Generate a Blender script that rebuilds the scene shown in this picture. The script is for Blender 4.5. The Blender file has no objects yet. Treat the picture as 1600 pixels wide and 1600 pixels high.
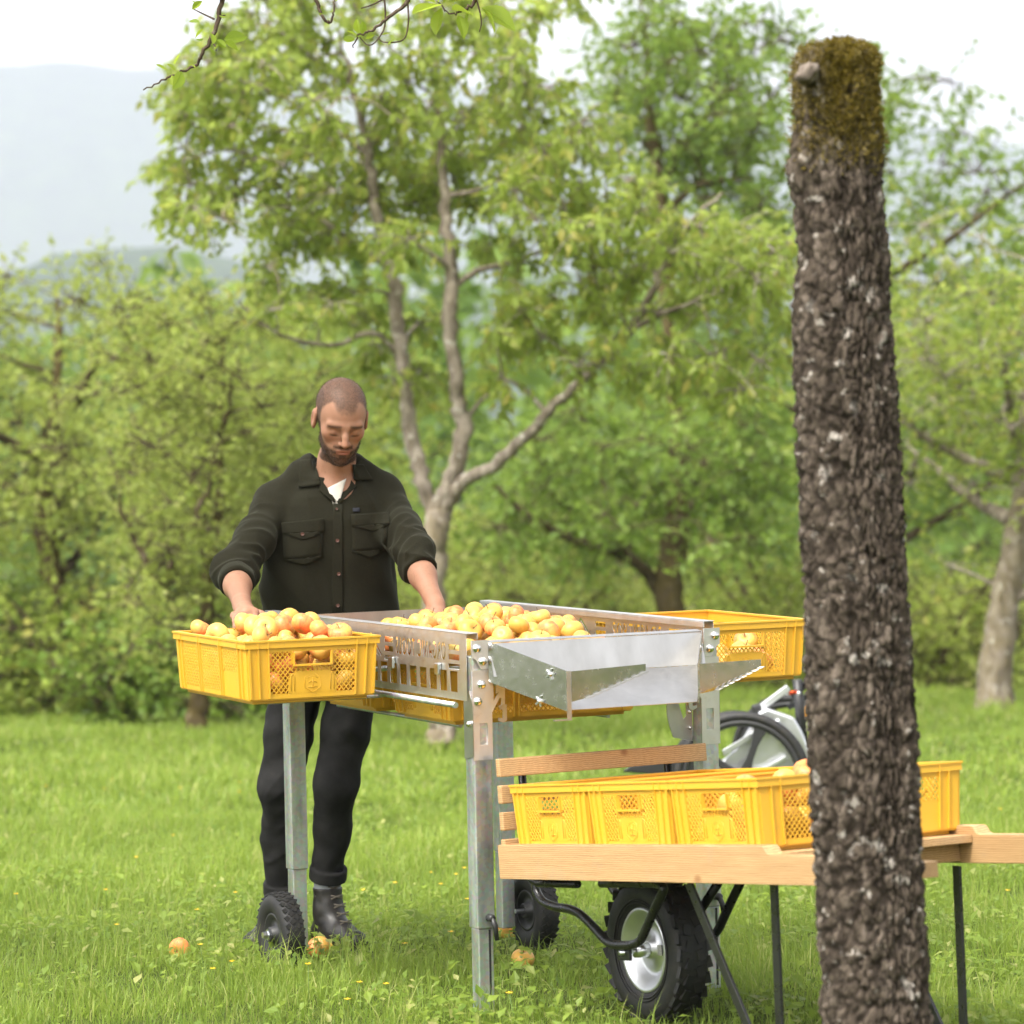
import bpy, bmesh, math, random
import numpy as np
from mathutils import Vector, Matrix

# ------------------------------------------------------------------ camera, sky, sun, exposure
SC = bpy.context.scene
COL = SC.collection
F_PX, CAM_H, HORIZON, ROLL = 5200.0, 1.641, 651.0, 0.020      # focal length in photo pixels, eye height, horizon row, roll
PITCH = math.atan((800 - HORIZON) / F_PX)
_fw = Vector((0, math.cos(PITCH), -math.sin(PITCH)))
_r0 = Vector((1, 0, 0)); _u0 = Vector((0, math.sin(PITCH), math.cos(PITCH)))
_rt = _r0 * math.cos(ROLL) - _u0 * math.sin(ROLL)
_up = _r0 * math.sin(ROLL) + _u0 * math.cos(ROLL)
cam = bpy.data.cameras.new('camera'); cam_o = bpy.data.objects.new('camera', cam); COL.objects.link(cam_o)
cam.sensor_width = 36.0; cam.sensor_fit = 'AUTO'; cam.lens = F_PX / 1600 * 36
cam_o.matrix_world = Matrix(((_rt.x, _up.x, -_fw.x, 0), (_rt.y, _up.y, -_fw.y, 0), (_rt.z, _up.z, -_fw.z, CAM_H), (0, 0, 0, 1)))
cam.clip_start = 0.1; cam.clip_end = 20000
cam.dof.use_dof = True; cam.dof.focus_distance = 9.85; cam.dof.aperture_fstop = 4.2
SC.camera = cam_o

SUN_EL, SUN_AZ = math.radians(58), math.radians(-140)          # azimuth from +Y clockwise: behind the camera, from the left
world = bpy.data.worlds.new('World'); SC.world = world; world.use_nodes = True
nt = world.node_tree; nt.nodes.clear()
sky = nt.nodes.new('ShaderNodeTexSky'); sky.sky_type = 'NISHITA'; sky.sun_disc = False
sky.sun_elevation = SUN_EL; sky.sun_rotation = SUN_AZ; sky.air_density = 1.0; sky.dust_density = 5.0; sky.ozone_density = 1.0
bw = nt.nodes.new('ShaderNodeRGBToBW'); mixw = nt.nodes.new('ShaderNodeMix'); mixw.data_type = 'RGBA'
ovc = nt.nodes.new('ShaderNodeMix'); ovc.data_type = 'RGBA'; ovc.blend_type = 'MULTIPLY'
bg = nt.nodes.new('ShaderNodeBackground'); wo = nt.nodes.new('ShaderNodeOutputWorld')
nt.links.new(sky.outputs[0], bw.inputs[0])
mixw.inputs[0].default_value = 0.88                             # an even cloud layer: the sky with nearly all its blue gone
nt.links.new(sky.outputs[0], mixw.inputs[6]); nt.links.new(bw.outputs[0], mixw.inputs[7])
ovc.inputs[0].default_value = 1.0; ovc.inputs[7].default_value = (1.0, 0.985, 0.955, 1)
nt.links.new(mixw.outputs[2], ovc.inputs[6])
nt.links.new(ovc.outputs[2], bg.inputs[0]); bg.inputs[1].default_value = 0.15
nt.links.new(bg.outputs[0], wo.inputs[0])
sun = bpy.data.lights.new('sun', 'SUN'); sun_o = bpy.data.objects.new('sun', sun); COL.objects.link(sun_o)
sun.energy = 1.0; sun.angle = math.radians(14); sun.color = (1.0, 0.95, 0.86)
_sd = Vector((math.sin(SUN_AZ) * math.cos(SUN_EL), math.cos(SUN_AZ) * math.cos(SUN_EL), math.sin(SUN_EL)))
sun_o.rotation_euler = _sd.to_track_quat('Z', 'Y').to_euler()
SC.view_settings.view_transform = 'Standard'; SC.view_settings.look = 'None'
SC.view_settings.exposure = 2.02; SC.view_settings.gamma = 1.0; SC.view_settings.use_curve_mapping = False
SC.render.engine = 'CYCLES'
SC.cycles.use_denoising = True
SC.cycles.max_bounces = 8; SC.cycles.diffuse_bounces = 3; SC.cycles.glossy_bounces = 3
SC.cycles.transmission_bounces = 4; SC.cycles.volume_bounces = 1; SC.cycles.transparent_max_bounces = 6
SC.cycles.caustics_reflective = False; SC.cycles.caustics_refractive = False

# ------------------------------------------------------------------ helpers
def at(px, py, Y):
    """world point that a photo pixel shows at depth Y"""
    u = (px - 800) / F_PX; v = (800 - py) / F_PX
    d = _rt * u + _up * v + _fw
    return Vector((0, 0, CAM_H)) + d * (Y / d.y)
def at_z(px, py, z):
    u = (px - 800) / F_PX; v = (800 - py) / F_PX
    d = _rt * u + _up * v + _fw
    return Vector((0, 0, CAM_H)) + d * ((z - CAM_H) / d.z)

class MB:
    def __init__(s): s.v = []; s.f = []; s.sm = []
    def add(s, vs, fs, smooth=False):
        n = len(s.v); s.v.extend([tuple(p) for p in vs]); s.f.extend([tuple(i + n for i in f) for f in fs]); s.sm.extend([smooth] * len(fs)); return s
    def box(s, x0, x1, y0, y1, z0, z1, M=None):
        vs = [Vector((x, y, z)) for z in (z0, z1) for y in (y0, y1) for x in (x0, x1)]
        if M: vs = [M @ p for p in vs]
        return s.add(vs, [(0, 2, 3, 1), (4, 5, 7, 6), (0, 1, 5, 4), (2, 6, 7, 3), (0, 4, 6, 2), (1, 3, 7, 5)])
    def bar(s, p, q, w, h, up=(0, 0, 1)):
        p = Vector(p); q = Vector(q); d = (q - p); L = d.length; d.normalize(); up = Vector(up)
        x = d.cross(up)
        if x.length < 1e-4: x = d.cross(Vector((1, 0, 0)))
        x.normalize(); z = x.cross(d)
        M = Matrix(((x.x, d.x, z.x, p.x), (x.y, d.y, z.y, p.y), (x.z, d.z, z.z, p.z), (0, 0, 0, 1)))
        return s.box(-w / 2, w / 2, 0, L, -h / 2, h / 2, M)
    def tube(s, pts, r, n=8, cap=True, smooth=True):
        pts = [Vector(p) for p in pts]; m = len(pts)
        rs = [r] * m if not hasattr(r, '__len__') else r
        vs = []; ref = None
        for i, p in enumerate(pts):
            t = (pts[min(i + 1, m - 1)] - pts[max(i - 1, 0)]).normalized()
            if ref is None:
                ref = t.cross(Vector((0, 0, 1)))
                if ref.length < .1: ref = t.cross(Vector((1, 0, 0)))
            a = (ref - t * ref.dot(t)).normalized(); ref = a; b = t.cross(a)
            for k in range(n):
                c, si = math.cos(2 * math.pi * k / n), math.sin(2 * math.pi * k / n)
                vs.append(p + (a * c + b * si) * rs[i])
        fs = [(i * n + k, i * n + (k + 1) % n, (i + 1) * n + (k + 1) % n, (i + 1) * n + k) for i in range(m - 1) for k in range(n)]
        s.add(vs, fs, smooth)
        if cap:
            b0 = len(s.v) - len(vs)
            s.f.append(tuple(b0 + k for k in reversed(range(n)))); s.f.append(tuple(b0 + (m - 1) * n + k for k in range(n))); s.sm += [False, False]
        return s
    def lathe(s, prof, n=24, M=None, smooth=True, closed=False):
        """profile of (radius, height) turned about z"""
        vs = []
        for (r, z) in prof:
            for k in range(n):
                a = 2 * math.pi * k / n; vs.append(Vector((r * math.cos(a), r * math.sin(a), z)))
        if M: vs = [M @ p for p in vs]
        m = len(prof); rng = range(m) if closed else range(m - 1)
        fs = [(i * n + k, i * n + (k + 1) % n, ((i + 1) % m) * n + (k + 1) % n, ((i + 1) % m) * n + k) for i in rng for k in range(n)]
        return s.add(vs, fs, smooth)
    def prism(s, poly, t, M=None):
        """2D polygon (x, z) given thickness t along y"""
        n = len(poly); vs = [Vector((x, 0, z)) for x, z in poly] + [Vector((x, t, z)) for x, z in poly]
        if M: vs = [M @ p for p in vs]
        fs = [tuple(range(n)), tuple(reversed(range(n, 2 * n)))] + [(i, i + n, (i + 1) % n + n, (i + 1) % n) for i in range(n)]
        return s.add(vs, fs)
    def ball(s, c, r, n=12, m=7, M=None, sc=(1, 1, 1)):
        prof = [(r * math.sin(math.pi * i / m) + 1e-5, -r * math.cos(math.pi * i / m)) for i in range(m + 1)]
        T = Matrix.Translation(Vector(c)) @ Matrix.Diagonal((*sc, 1))
        return s.lathe(prof, n, (M @ T) if M else T)
    def mesh(s, name):
        me = bpy.data.meshes.new(name); me.from_pydata(s.v, [], s.f)
        me.polygons.foreach_set('use_smooth', s.sm); me.update()
        return me
    def build(s, name, mat, parent=None, bevel=0, loc=None):
        return link(name, s.mesh(name), mat, parent, bevel, loc)

def link(name, me, mat, parent=None, bevel=0, loc=None):
    o = bpy.data.objects.new(name, me); COL.objects.link(o)
    if mat is not None and not me.materials: me.materials.append(mat)
    if parent is not None: o.parent = parent
    if loc is not None: o.location = loc
    if bevel:
        b = o.modifiers.new('bevel', 'BEVEL'); b.width = bevel; b.segments = 2; b.limit_method = 'ANGLE'; b.angle_limit = 0.7
        b.harden_normals = False
    return o
def empty(name, loc=(0, 0, 0), rz=0, label=None, cat=None, group=None):
    o = bpy.data.objects.new(name, None); COL.objects.link(o); o.empty_display_size = .1
    o.location = loc; o.rotation_euler = (0, 0, rz)
    if label: tag(o, label, cat, group)
    return o
def tag(o, label, cat, group=None, kind=None):
    if label: o['label'] = label
    if cat: o['category'] = cat
    if group: o['group'] = group
    if kind: o['kind'] = kind
    return o
def copy_tree(o, parent=None):
    c = o.copy(); COL.objects.link(c)
    if parent is not None: c.parent = parent
    for ch in [x for x in bpy.data.objects if x.parent == o]: copy_tree(ch, c)
    return c
def np_mesh(name, V, faces_list, attrs=None, smooth=False):
    """V (n,3); faces_list: list of int arrays (m,k); attrs: {name: (n,) floats per vertex}"""
    me = bpy.data.meshes.new(name); V = np.asarray(V, dtype=np.float32)
    me.vertices.add(len(V)); me.vertices.foreach_set('co', V.ravel())
    tot = sum(f.size for f in faces_list); nf = sum(len(f) for f in faces_list)
    me.loops.add(tot); me.polygons.add(nf)
    me.loops.foreach_set('vertex_index', np.concatenate([f.ravel() for f in faces_list]).astype(np.int32))
    starts = []; c = 0
    for f in faces_list:
        starts.append(c + np.arange(len(f)) * f.shape[1]); c += f.size
    me.polygons.foreach_set('loop_start', np.concatenate(starts).astype(np.int32))
    me.polygons.foreach_set('use_smooth', np.full(nf, smooth))
    me.update(calc_edges=True)
    for k, a in (attrs or {}).items():
        a = np.asarray(a, dtype=np.float32)
        if a.ndim == 1:
            at_ = me.attributes.new(k, 'FLOAT', 'POINT'); at_.data.foreach_set('value', a)
        else:
            at_ = me.attributes.new(k, 'FLOAT_COLOR', 'POINT')
            if a.shape[1] == 3: a = np.c_[a, np.ones(len(a), np.float32)]
            at_.data.foreach_set('color', a.ravel())
    return me
def smooth_path(pts, k=6):
    """Catmull-Rom through points (numpy rows, any width)"""
    P = np.asarray(pts, float); P = np.vstack([2 * P[0] - P[1], P, 2 * P[-1] - P[-2]]); out = []
    for i in range(1, len(P) - 2):
        for t in np.linspace(0, 1, k, endpoint=False):
            a, b, c, d = P[i - 1], P[i], P[i + 1], P[i + 2]
            out.append(.5 * ((2 * b) + (c - a) * t + (2 * a - 5 * b + 4 * c - d) * t * t + (3 * b - a - 3 * c + d) * t ** 3))
    out.append(P[-2]); return np.array(out)
def vnoise(P, seed=0):
    """smooth value noise in [-1, 1] at rows of P"""
    P = np.asarray(P, float); I = np.floor(P).astype(np.int64); Fr = P - I; Fr = Fr * Fr * (3 - 2 * Fr); out = 0
    for dx in (0, 1):
        for dy in (0, 1):
            for dz in (0, 1):
                h = ((I[:, 0] + dx) * 73856093) ^ ((I[:, 1] + dy) * 19349663) ^ ((I[:, 2] + dz) * 83492791) ^ (seed * 2654435761)
                h = (h ^ (h >> 13)) * 1274126177 & 0x7fffffff; h = (h ^ (h >> 15)) & 0xffff
                w = np.where(dx, Fr[:, 0], 1 - Fr[:, 0]) * np.where(dy, Fr[:, 1], 1 - Fr[:, 1]) * np.where(dz, Fr[:, 2], 1 - Fr[:, 2])
                out = out + w * (h / 32767.5 - 1)
    return out
def fbm(P, seed=0, oct=3):
    P = np.asarray(P, float); s = 0; a = 1
    for i in range(oct): s = s + a * vnoise(P * 2 ** i, seed + i * 17); a *= .5
    return s

# ------------------------------------------------------------------ materials
class NT:
    def __init__(s, name):
        s.m = bpy.data.materials.new(name); s.m.use_nodes = True; s.t = s.m.node_tree; s.n = s.t.nodes; s.l = s.t.links
        s.b = s.n['Principled BSDF']; s.out = s.n['Material Output']
    def node(s, t, **kw):
        x = s.n.new(t)
        for k, v in kw.items(): setattr(x, k, v)
        return x
    def obj(s): return s.node('ShaderNodeTexCoord').outputs['Object']
    def geo(s): return s.node('ShaderNodeNewGeometry').outputs['Position']
    def mapv(s, src, scale=(1, 1, 1), loc=(0, 0, 0)):
        x = s.node('ShaderNodeMapping'); x.inputs['Scale'].default_value = scale; x.inputs['Location'].default_value = loc; s.l.new(src, x.inputs[0]); return x.outputs[0]
    def noise(s, src, scale, detail=3, rough=.5, dist=0):
        x = s.node('ShaderNodeTexNoise'); x.inputs['Scale'].default_value = scale; x.inputs['Detail'].default_value = detail
        x.inputs['Roughness'].default_value = rough; x.inputs['Distortion'].default_value = dist
        if src is not None: s.l.new(src, x.inputs['Vector'])
        return x.outputs['Fac']
    def ramp(s, src, stops):
        x = s.node('ShaderNodeValToRGB'); e = x.color_ramp.elements
        while len(e) < len(stops): e.new(.5)
        for i, (p, c) in enumerate(stops): e[i].position = p; e[i].color = (*c, 1) if len(c) == 3 else c
        s.l.new(src, x.inputs[0]); return x.outputs[0]
    def mix(s, fac, a, b, mode='MIX'):
        x = s.node('ShaderNodeMix', data_type='RGBA', blend_type=mode)
        for i, v in ((0, fac), (6, a), (7, b)):
            if hasattr(v, 'is_output'): s.l.new(v, x.inputs[i])
            elif i == 0: x.inputs[0].default_value = v
            else: x.inputs[i].default_value = (*v, 1)
        return x.outputs[2]
    def attr(s, name, out='Fac'):
        x = s.node('ShaderNodeAttribute'); x.attribute_name = name; return x.outputs[out]
    def rand(s): return s.node('ShaderNodeObjectInfo').outputs['Random']
    def math(s, op, a, b=None):
        x = s.node('ShaderNodeMath', operation=op)
        for i, v in ((0, a), (1, b)):
            if v is None: continue
            if hasattr(v, 'is_output'): s.l.new(v, x.inputs[i])
            else: x.inputs[i].default_value = v
        return x.outputs[0]
    def bump(s, src, strength, dist=.002):
        x = s.node('ShaderNodeBump'); x.inputs['Strength'].default_value = strength; x.inputs['Distance'].default_value = dist
        s.l.new(src, x.inputs['Height']); s.l.new(x.outputs[0], s.b.inputs['Normal']); return x
    def set(s, **kw):
        for k, v in kw.items():
            i = s.b.inputs[k.replace('_', ' ')]
            if hasattr(v, 'is_output'): s.l.new(v, i)
            else: i.default_value = (*v, 1) if hasattr(v, '__len__') and len(v) == 3 else v
        return s
M = {}
def plain(name, col, rough=.5, metal=0, **kw):
    x = NT(name); x.set(Base_Color=col, Roughness=rough, Metallic=metal, **kw); M[name] = x.m; return x

x = NT('crate_plastic'); o_ = x.obj(); r_ = x.rand()
c1 = x.mix(x.math('MULTIPLY', r_, .6), (.61, .335, .026), (.67, .38, .034))
sc = x.noise(o_, 9, 4, .6); c1 = x.mix(x.ramp(sc, [(.46, (0, 0, 0)), (.8, (.35, .35, .35))]), c1, (.60, .34, .06))
dirt = x.noise(x.mapv(o_, (60, 60, 18)), 1, 3, .7); c1 = x.mix(x.ramp(dirt, [(.64, (0, 0, 0)), (.80, (.5, .5, .5))]), c1, (.34, .22, .06))
x.set(Base_Color=c1, Roughness=x.ramp(sc, [(.3, (.34,) * 3), (.7, (.5,) * 3)]), Subsurface_Weight=.0)
x.bump(x.noise(o_, 220, 2), .15, .001); M['crate'] = x.m

x = NT('sheet_steel'); o_ = x.obj()
g1 = x.noise(x.mapv(o_, (14, 14, 5)), 1, 4, .6); g2 = x.noise(o_, 55, 4, .65)
x.set(Base_Color=x.ramp(g1, [(.3, (.46, .45, .43)), (.7, (.58, .57, .55))]), Metallic=1.0,
      Roughness=x.ramp(g2, [(.3, (.30,) * 3), (.7, (.42,) * 3)]))
M['steel'] = x.m
x = NT('galvanised_tube'); o_ = x.obj()
v = x.node('ShaderNodeTexVoronoi'); v.inputs['Scale'].default_value = 90; x.l.new(o_, v.inputs['Vector'])
g1 = x.noise(x.mapv(o_, (30, 30, 4)), 1, 4, .6)
x.set(Base_Color=x.mix(.25, x.ramp(g1, [(.3, (.40, .42, .40)), (.7, (.58, .60, .57))]), v.outputs['Color'], 'SOFT_LIGHT'), Metallic=.9,
      Roughness=x.ramp(g1, [(.3, (.36,) * 3), (.7, (.55,) * 3)])); M['galv'] = x.m
for nm, al, ro in (('sky_lit_steel', .74, .42), ('mirror_steel', .52, .24)):  # first steel: reflected sky and crate put into a lighter base colour
    x = NT(nm); o_ = x.obj(); g1 = x.noise(x.mapv(o_, (14, 14, 5)), 1, 4, .6); g2 = x.noise(o_, 40, 4, .65); st = x.noise(x.mapv(o_, (9, 9, 22)), 1, 5, .7)
    c = x.ramp(g1, [(.3, (al * .86, al * .84, al * .80)), (.7, (al, al * .98, al * .95))]); c = x.mix(x.ramp(st, [(.60, (0, 0, 0)), (.74, (.45, .45, .45))]), c, (al * .55, al * .46, al * .36))
    x.set(Base_Color=c, Metallic=1.0, Roughness=x.ramp(g2, [(.3, (ro * .85,) * 3), (.7, (ro * 1.2,) * 3)])); M[nm] = x.m
plain('bolt_steel', (.72, .71, .69), .16, 1.0)
plain('zinc', (.66, .68, .70), .28, 1.0)
x = NT('black_paint'); x.set(Base_Color=(.012, .012, .012), Roughness=x.ramp(x.noise(x.obj(), 40, 3), [(.3, (.22,) * 3), (.7, (.42,) * 3)])); M['black_paint'] = x.m
x = NT('black_plastic'); x.set(Base_Color=(.018, .018, .018), Roughness=.45); M['black_plastic'] = x.m
x = NT('tyre_rubber'); o_ = x.obj(); d = x.noise(o_, 38, 5, .65)
x.set(Base_Color=x.ramp(d, [(.45, (.008, .008, .008)), (.68, (.020, .017, .013)), (.8, (.06, .045, .028))]), Roughness=.62)
x.bump(x.noise(o_, 300, 3), .2, .001); M['rubber'] = x.m
x = NT('cast_aluminium'); o_ = x.obj(); x.set(Base_Color=(.60, .61, .62), Metallic=.95, Roughness=x.ramp(x.noise(o_, 20, 3), [(.3, (.3,) * 3), (.7, (.45,) * 3)])); M['alu'] = x.m
x = NT('spruce_wood'); o_ = x.obj(); rr = x.rand()
sh = x.node('ShaderNodeCombineXYZ'); x.l.new(x.math('MULTIPLY', rr, 7.0), sh.inputs[1]); x.l.new(x.math('MULTIPLY', rr, 3.0), sh.inputs[2])
vm = x.node('ShaderNodeVectorMath', operation='ADD'); x.l.new(o_, vm.inputs[0]); x.l.new(sh.outputs[0], vm.inputs[1]); o2 = vm.outputs[0]
w = x.node('ShaderNodeTexWave', wave_type='BANDS', bands_direction='Z'); w.inputs['Scale'].default_value = 26; w.inputs['Distortion'].default_value = 5.0
w.inputs['Detail'].default_value = 3; w.inputs['Detail Scale'].default_value = .8
x.l.new(x.mapv(o2, (.5, 2.2, 2.2)), w.inputs['Vector'])
gr = x.noise(x.mapv(o2, (6, 90, 90)), 1, 4, .6)
cw = x.ramp(w.outputs['Color'], [(.0, (.50, .33, .165)), (.6, (.37, .22, .095)), (1, (.20, .098, .036))])
cw = x.mix(.4, cw, x.ramp(gr, [(.3, (.32, .18, .075)), (.7, (.52, .33, .15))]))
kn = x.node('ShaderNodeTexVoronoi'); kn.inputs['Scale'].default_value = 4.2; x.l.new(x.mapv(o2, (1, 1.6, 1.6)), kn.inputs['Vector'])
cw = x.mix(x.ramp(kn.outputs['Distance'], [(.05, (.9, .9, .9)), (.11, (0, 0, 0))]), cw, (.22, .10, .035))
st = x.noise(o2, 5, 4, .7); cw = x.mix(x.ramp(st, [(.58, (0, 0, 0)), (.8, (.5, .5, .5))]), cw, (.30, .24, .17))
x.set(Base_Color=cw, Roughness=.62); x.bump(gr, .25, .001); M['wood'] = x.m

def apple_mat():
    x = NT('apple_skin'); tc = x.node('ShaderNodeTexCoord'); g = tc.outputs['Object']; r = x.rand()
    sep = x.node('ShaderNodeSeparateXYZ'); x.l.new(g, sep.inputs[0])
    # every apple carries its own blush: a side of the fruit, more or less of it
    side = x.math('MULTIPLY_ADD', sep.outputs[0], 19.0); side.node.inputs[2].default_value = .0
    off = x.math('SUBTRACT', x.math('FRACT', x.math('MULTIPLY', r, 7.31)), .50)
    n1 = x.math('MULTIPLY', x.math('SUBTRACT', x.noise(g, 22, 4, .6), .5), 1.6)
    bl = x.math('ADD', x.math('ADD', side, x.math('MULTIPLY', off, 1.5)), n1)
    base = x.mix(x.math('FRACT', x.math('MULTIPLY', r, 13.7)), (.58, .315, .060), (.60, .395, .088))
    base = x.mix(x.ramp(x.noise(g, 14, 3), [(.5, (0, 0, 0)), (.8, (.4, .4, .4))]), base, (.62, .50, .10))
    strk = x.noise(x.mapv(g, (90, 90, 14)), 1, 3, .6)
    red = x.mix(x.ramp(strk, [(.35, (0, 0, 0)), (.65, (1, 1, 1))]), (.62, .12, .045), (.74, .27, .08))
    col = x.mix(x.ramp(bl, [(.02, (0, 0, 0)), (.60, (.92, .92, .92))]), base, red)
    rot = x.noise(g, 26, 3, .5); col = x.mix(x.ramp(rot, [(.70, (0, 0, 0)), (.76, (.75, .75, .75))]), col, (.24, .11, .03))
    sp = x.node('ShaderNodeTexVoronoi'); sp.inputs['Scale'].default_value = 170; x.l.new(g, sp.inputs['Vector'])
    col = x.mix(x.ramp(sp.outputs['Distance'], [(.10, (.5, .5, .5)), (.22, (0, 0, 0))]), col, (.42, .24, .07))
    ca = x.math('SQRT', x.math('ADD', x.math('MULTIPLY', sep.outputs[0], sep.outputs[0]), x.math('MULTIPLY', sep.outputs[1], sep.outputs[1])))
    col = x.mix(x.ramp(ca, [(.003, (.75, .75, .75)), (.013, (0, 0, 0))]), col, (.28, .20, .05))
    x.set(Base_Color=col, Roughness=.42, Subsurface_Weight=.12, Subsurface_Scale=.01, Specular_IOR_Level=.35)
    x.b.inputs['Subsurface Radius'].default_value = (1, .5, .2)
    x.bump(x.noise(g, 90, 2), .08, .001); M['apple'] = x.m
apple_mat()
plain('apple_stem', (.07, .04, .018), .8)

def leaf_mat(name, dark, light, tip, trans=.45):
    x = NT(name); v = x.attr('var'); n = x.noise(x.geo(), 1.6, 3)
    c = x.mix(v, dark, light); c = x.mix(x.ramp(x.attr('var2'), [(.80, (0, 0, 0)), (1, (.75, .75, .75))]), c, tip)
    c = x.mix(x.ramp(n, [(.35, (0, 0, 0)), (.7, (.35, .35, .35))]), c, tuple(a * .75 for a in dark))
    x.set(Base_Color=c, Roughness=.5, Specular_IOR_Level=.3)
    tr = x.node('ShaderNodeBsdfTranslucent'); x.l.new(x.mix(.55, c, tuple(min(1, a * 2.0) for a in light)), tr.inputs[0])
    mx = x.node('ShaderNodeMixShader'); mx.inputs[0].default_value = trans
    x.l.new(x.b.outputs[0], mx.inputs[1]); x.l.new(tr.outputs[0], mx.inputs[2]); x.l.new(mx.outputs[0], x.out.inputs[0]); M[name] = x.m
leaf_mat('grass_blade', (.105, .172, .022), (.27, .355, .058), (.50, .45, .19), .45)
leaf_mat('cherry_leaf', (.125, .180, .024), (.32, .385, .080), (.48, .36, .10), .58)
leaf_mat('dark_leaf', (.075, .135, .018), (.22, .31, .050), (.30, .33, .08), .45)
leaf_mat('pale_leaf', (.15, .20, .030), (.33, .38, .085), (.46, .42, .17), .5)
leaf_mat('fresh_leaf', (.16, .24, .02), (.30, .38, .04), (.42, .36, .08), .5)

def bark_mat(name, dark, mid, pale, lich, scale=1.0, moss=0):
    x = NT(name); g = x.geo()
    n = x.noise(x.mapv(g, (9 * scale, 9 * scale, 3.2 * scale)), 1, 6, .68, .6); n2 = x.noise(g, 26 * scale, 5, .7); n3 = x.noise(g, 7 * scale, 4, .65)
    c = x.ramp(n, [(.30, dark), (.52, mid), (.72, pale)])
    c = x.mix(x.ramp(x.noise(g, 8 * scale, 4, .55), [(.60, (0, 0, 0)), (.66, (.75, .75, .75))]), c, lich)
    ms = x.attr('moss'); mm = x.math('MULTIPLY', ms, x.ramp(n3, [(.30, (0, 0, 0)), (.55, (1, 1, 1))]))
    ck = x.attr('crack'); c = x.mix(x.math('MULTIPLY', ck, .8), c, tuple(v * .55 for v in dark))
    mc = x.ramp(n2, [(.3, (.07, .06, .010)), (.7, (.20, .15, .025))])
    c = x.mix(mm, c, mc)
    x.set(Base_Color=c, Roughness=.95, Specular_IOR_Level=.1)
    x.bump(x.noise(x.mapv(g, (30 * scale, 30 * scale, 20 * scale)), 1, 6, .75), .9, .012 / scale); M[name] = x.m
bark_mat('bark_near', (.024, .018, .013), (.085, .067, .051), (.20, .162, .13), (.46, .42, .37), 3.2)
bark_mat('bark_grey', (.075, .060, .046), (.24, .20, .165), (.42, .37, .31), (.52, .49, .43), 1.6)
bark_mat('bark_dark', (.030, .022, .014), (.075, .055, .035), (.13, .10, .07), (.17, .14, .10), 1.6)
bark_mat('twig_bark', (.04, .028, .02), (.09, .065, .045), (.15, .12, .09), (.2, .17, .13), 6)

# ------------------------------------------------------------------ terrain
def ground_z(X, Y):
    X = np.asarray(X, float); Y = np.asarray(Y, float)
    t = np.clip(Y - 8.9, 0, None)
    z = -.051 * (t * t / (t + .35))
    z = np.where(Y > 90, -4.12 - .012 * (Y - 90), z)
    far = np.clip((np.abs(Y - 10) + np.abs(X)) / 6 - .8, 0, 1)
    return z + far * .05 * fbm(np.c_[X.ravel() * .35, Y.ravel() * .35, X.ravel() * 0], 3).reshape(X.shape)
gx = np.sign(np.linspace(-1, 1, 141)) * np.abs(np.linspace(-1, 1, 141)) ** 2.6 * 3200
gy = np.concatenate([np.linspace(-200, -6, 12), np.linspace(-5, 40, 136), 40 + 4400 * np.linspace(0, 1, 50)[1:] ** 2.4])
GX, GY = np.meshgrid(gx, gy); GZ = ground_z(GX, GY); nx = len(gx)
idx = np.arange(GX.size).reshape(GX.shape)
faces = np.stack([idx[:-1, :-1], idx[:-1, 1:], idx[1:, 1:], idx[1:, :-1]], -1).reshape(-1, 4)
x = NT('meadow_soil'); g = x.geo()
a = x.noise(g, 2.2, 5, .65); b_ = x.noise(g, 45, 4, .7)
c = x.ramp(b_, [(.3, (.025, .038, .008)), (.55, (.06, .085, .015)), (.75, (.12, .15, .03))])
c = x.mix(x.ramp(a, [(.35, (0, 0, 0)), (.7, (.6, .6, .6))]), c, (.10, .135, .022))
x.set(Base_Color=c, Roughness=.95, Specular_IOR_Level=.1); x.bump(b_, .8, .03); M['soil'] = x.m
o = link('meadow', np_mesh('meadow', np.c_[GX.ravel(), GY.ravel(), GZ.ravel()], [faces], smooth=True), M['soil'])
tag(o, None, None, kind='structure')

# far mountain slopes, forested, with pale clearings
def mountain(name, y0, depth, crest, seed, mat):
    n, m = 150, 46; xs = np.linspace(-2000, 2000, n); ts = np.linspace(0, 1, m)
    X, T = np.meshgrid(xs, ts); Y = y0 + depth * T
    h = np.array([crest(v) for v in xs])[None, :] * np.sin(np.clip(T, 0, 1) * math.pi / 2) ** 1.15
    Z = -8 - T * 0 + h + fbm(np.c_[X.ravel() / 280, Y.ravel() / 280, 0 * X.ravel()], seed, 4).reshape(X.shape) * 26 * T + \
        vnoise(np.c_[X.ravel() / 34, Y.ravel() / 34, 0 * X.ravel()], seed + 5).reshape(X.shape) * 4 * T
    Z[0] = -70
    i = np.arange(X.size).reshape(X.shape)
    f = np.stack([i[:-1, :-1], i[:-1, 1:], i[1:, 1:], i[1:, :-1]], -1).reshape(-1, 4)
    o = link(name, np_mesh(name, np.c_[X.ravel(), Y.ravel(), Z.ravel()], [f], smooth=True), mat); tag(o, None, None, kind='structure'); return o
x = NT('mountain_forest'); g = x.geo(); n1 = x.noise(g, .003, 4, .6); n2 = x.noise(g, .03, 5, .7)
c = x.ramp(n2, [(.3, (.018, .032, .016)), (.6, (.04, .065, .025)), (.8, (.07, .10, .035))])
c = x.mix(x.ramp(n1, [(.62, (0, 0, 0)), (.66, (.6, .6, .6))]), c, (.11, .15, .05))
x.set(Base_Color=c, Roughness=1, Specular_IOR_Level=0); M['mountain'] = x.m
mountain('mountain', 3400, 1000, lambda v: 424 + 16 * math.sin(v / 300 + 1.1) - .118 * v + 9 * math.sin(v / 90), 21, M['mountain'])
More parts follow.
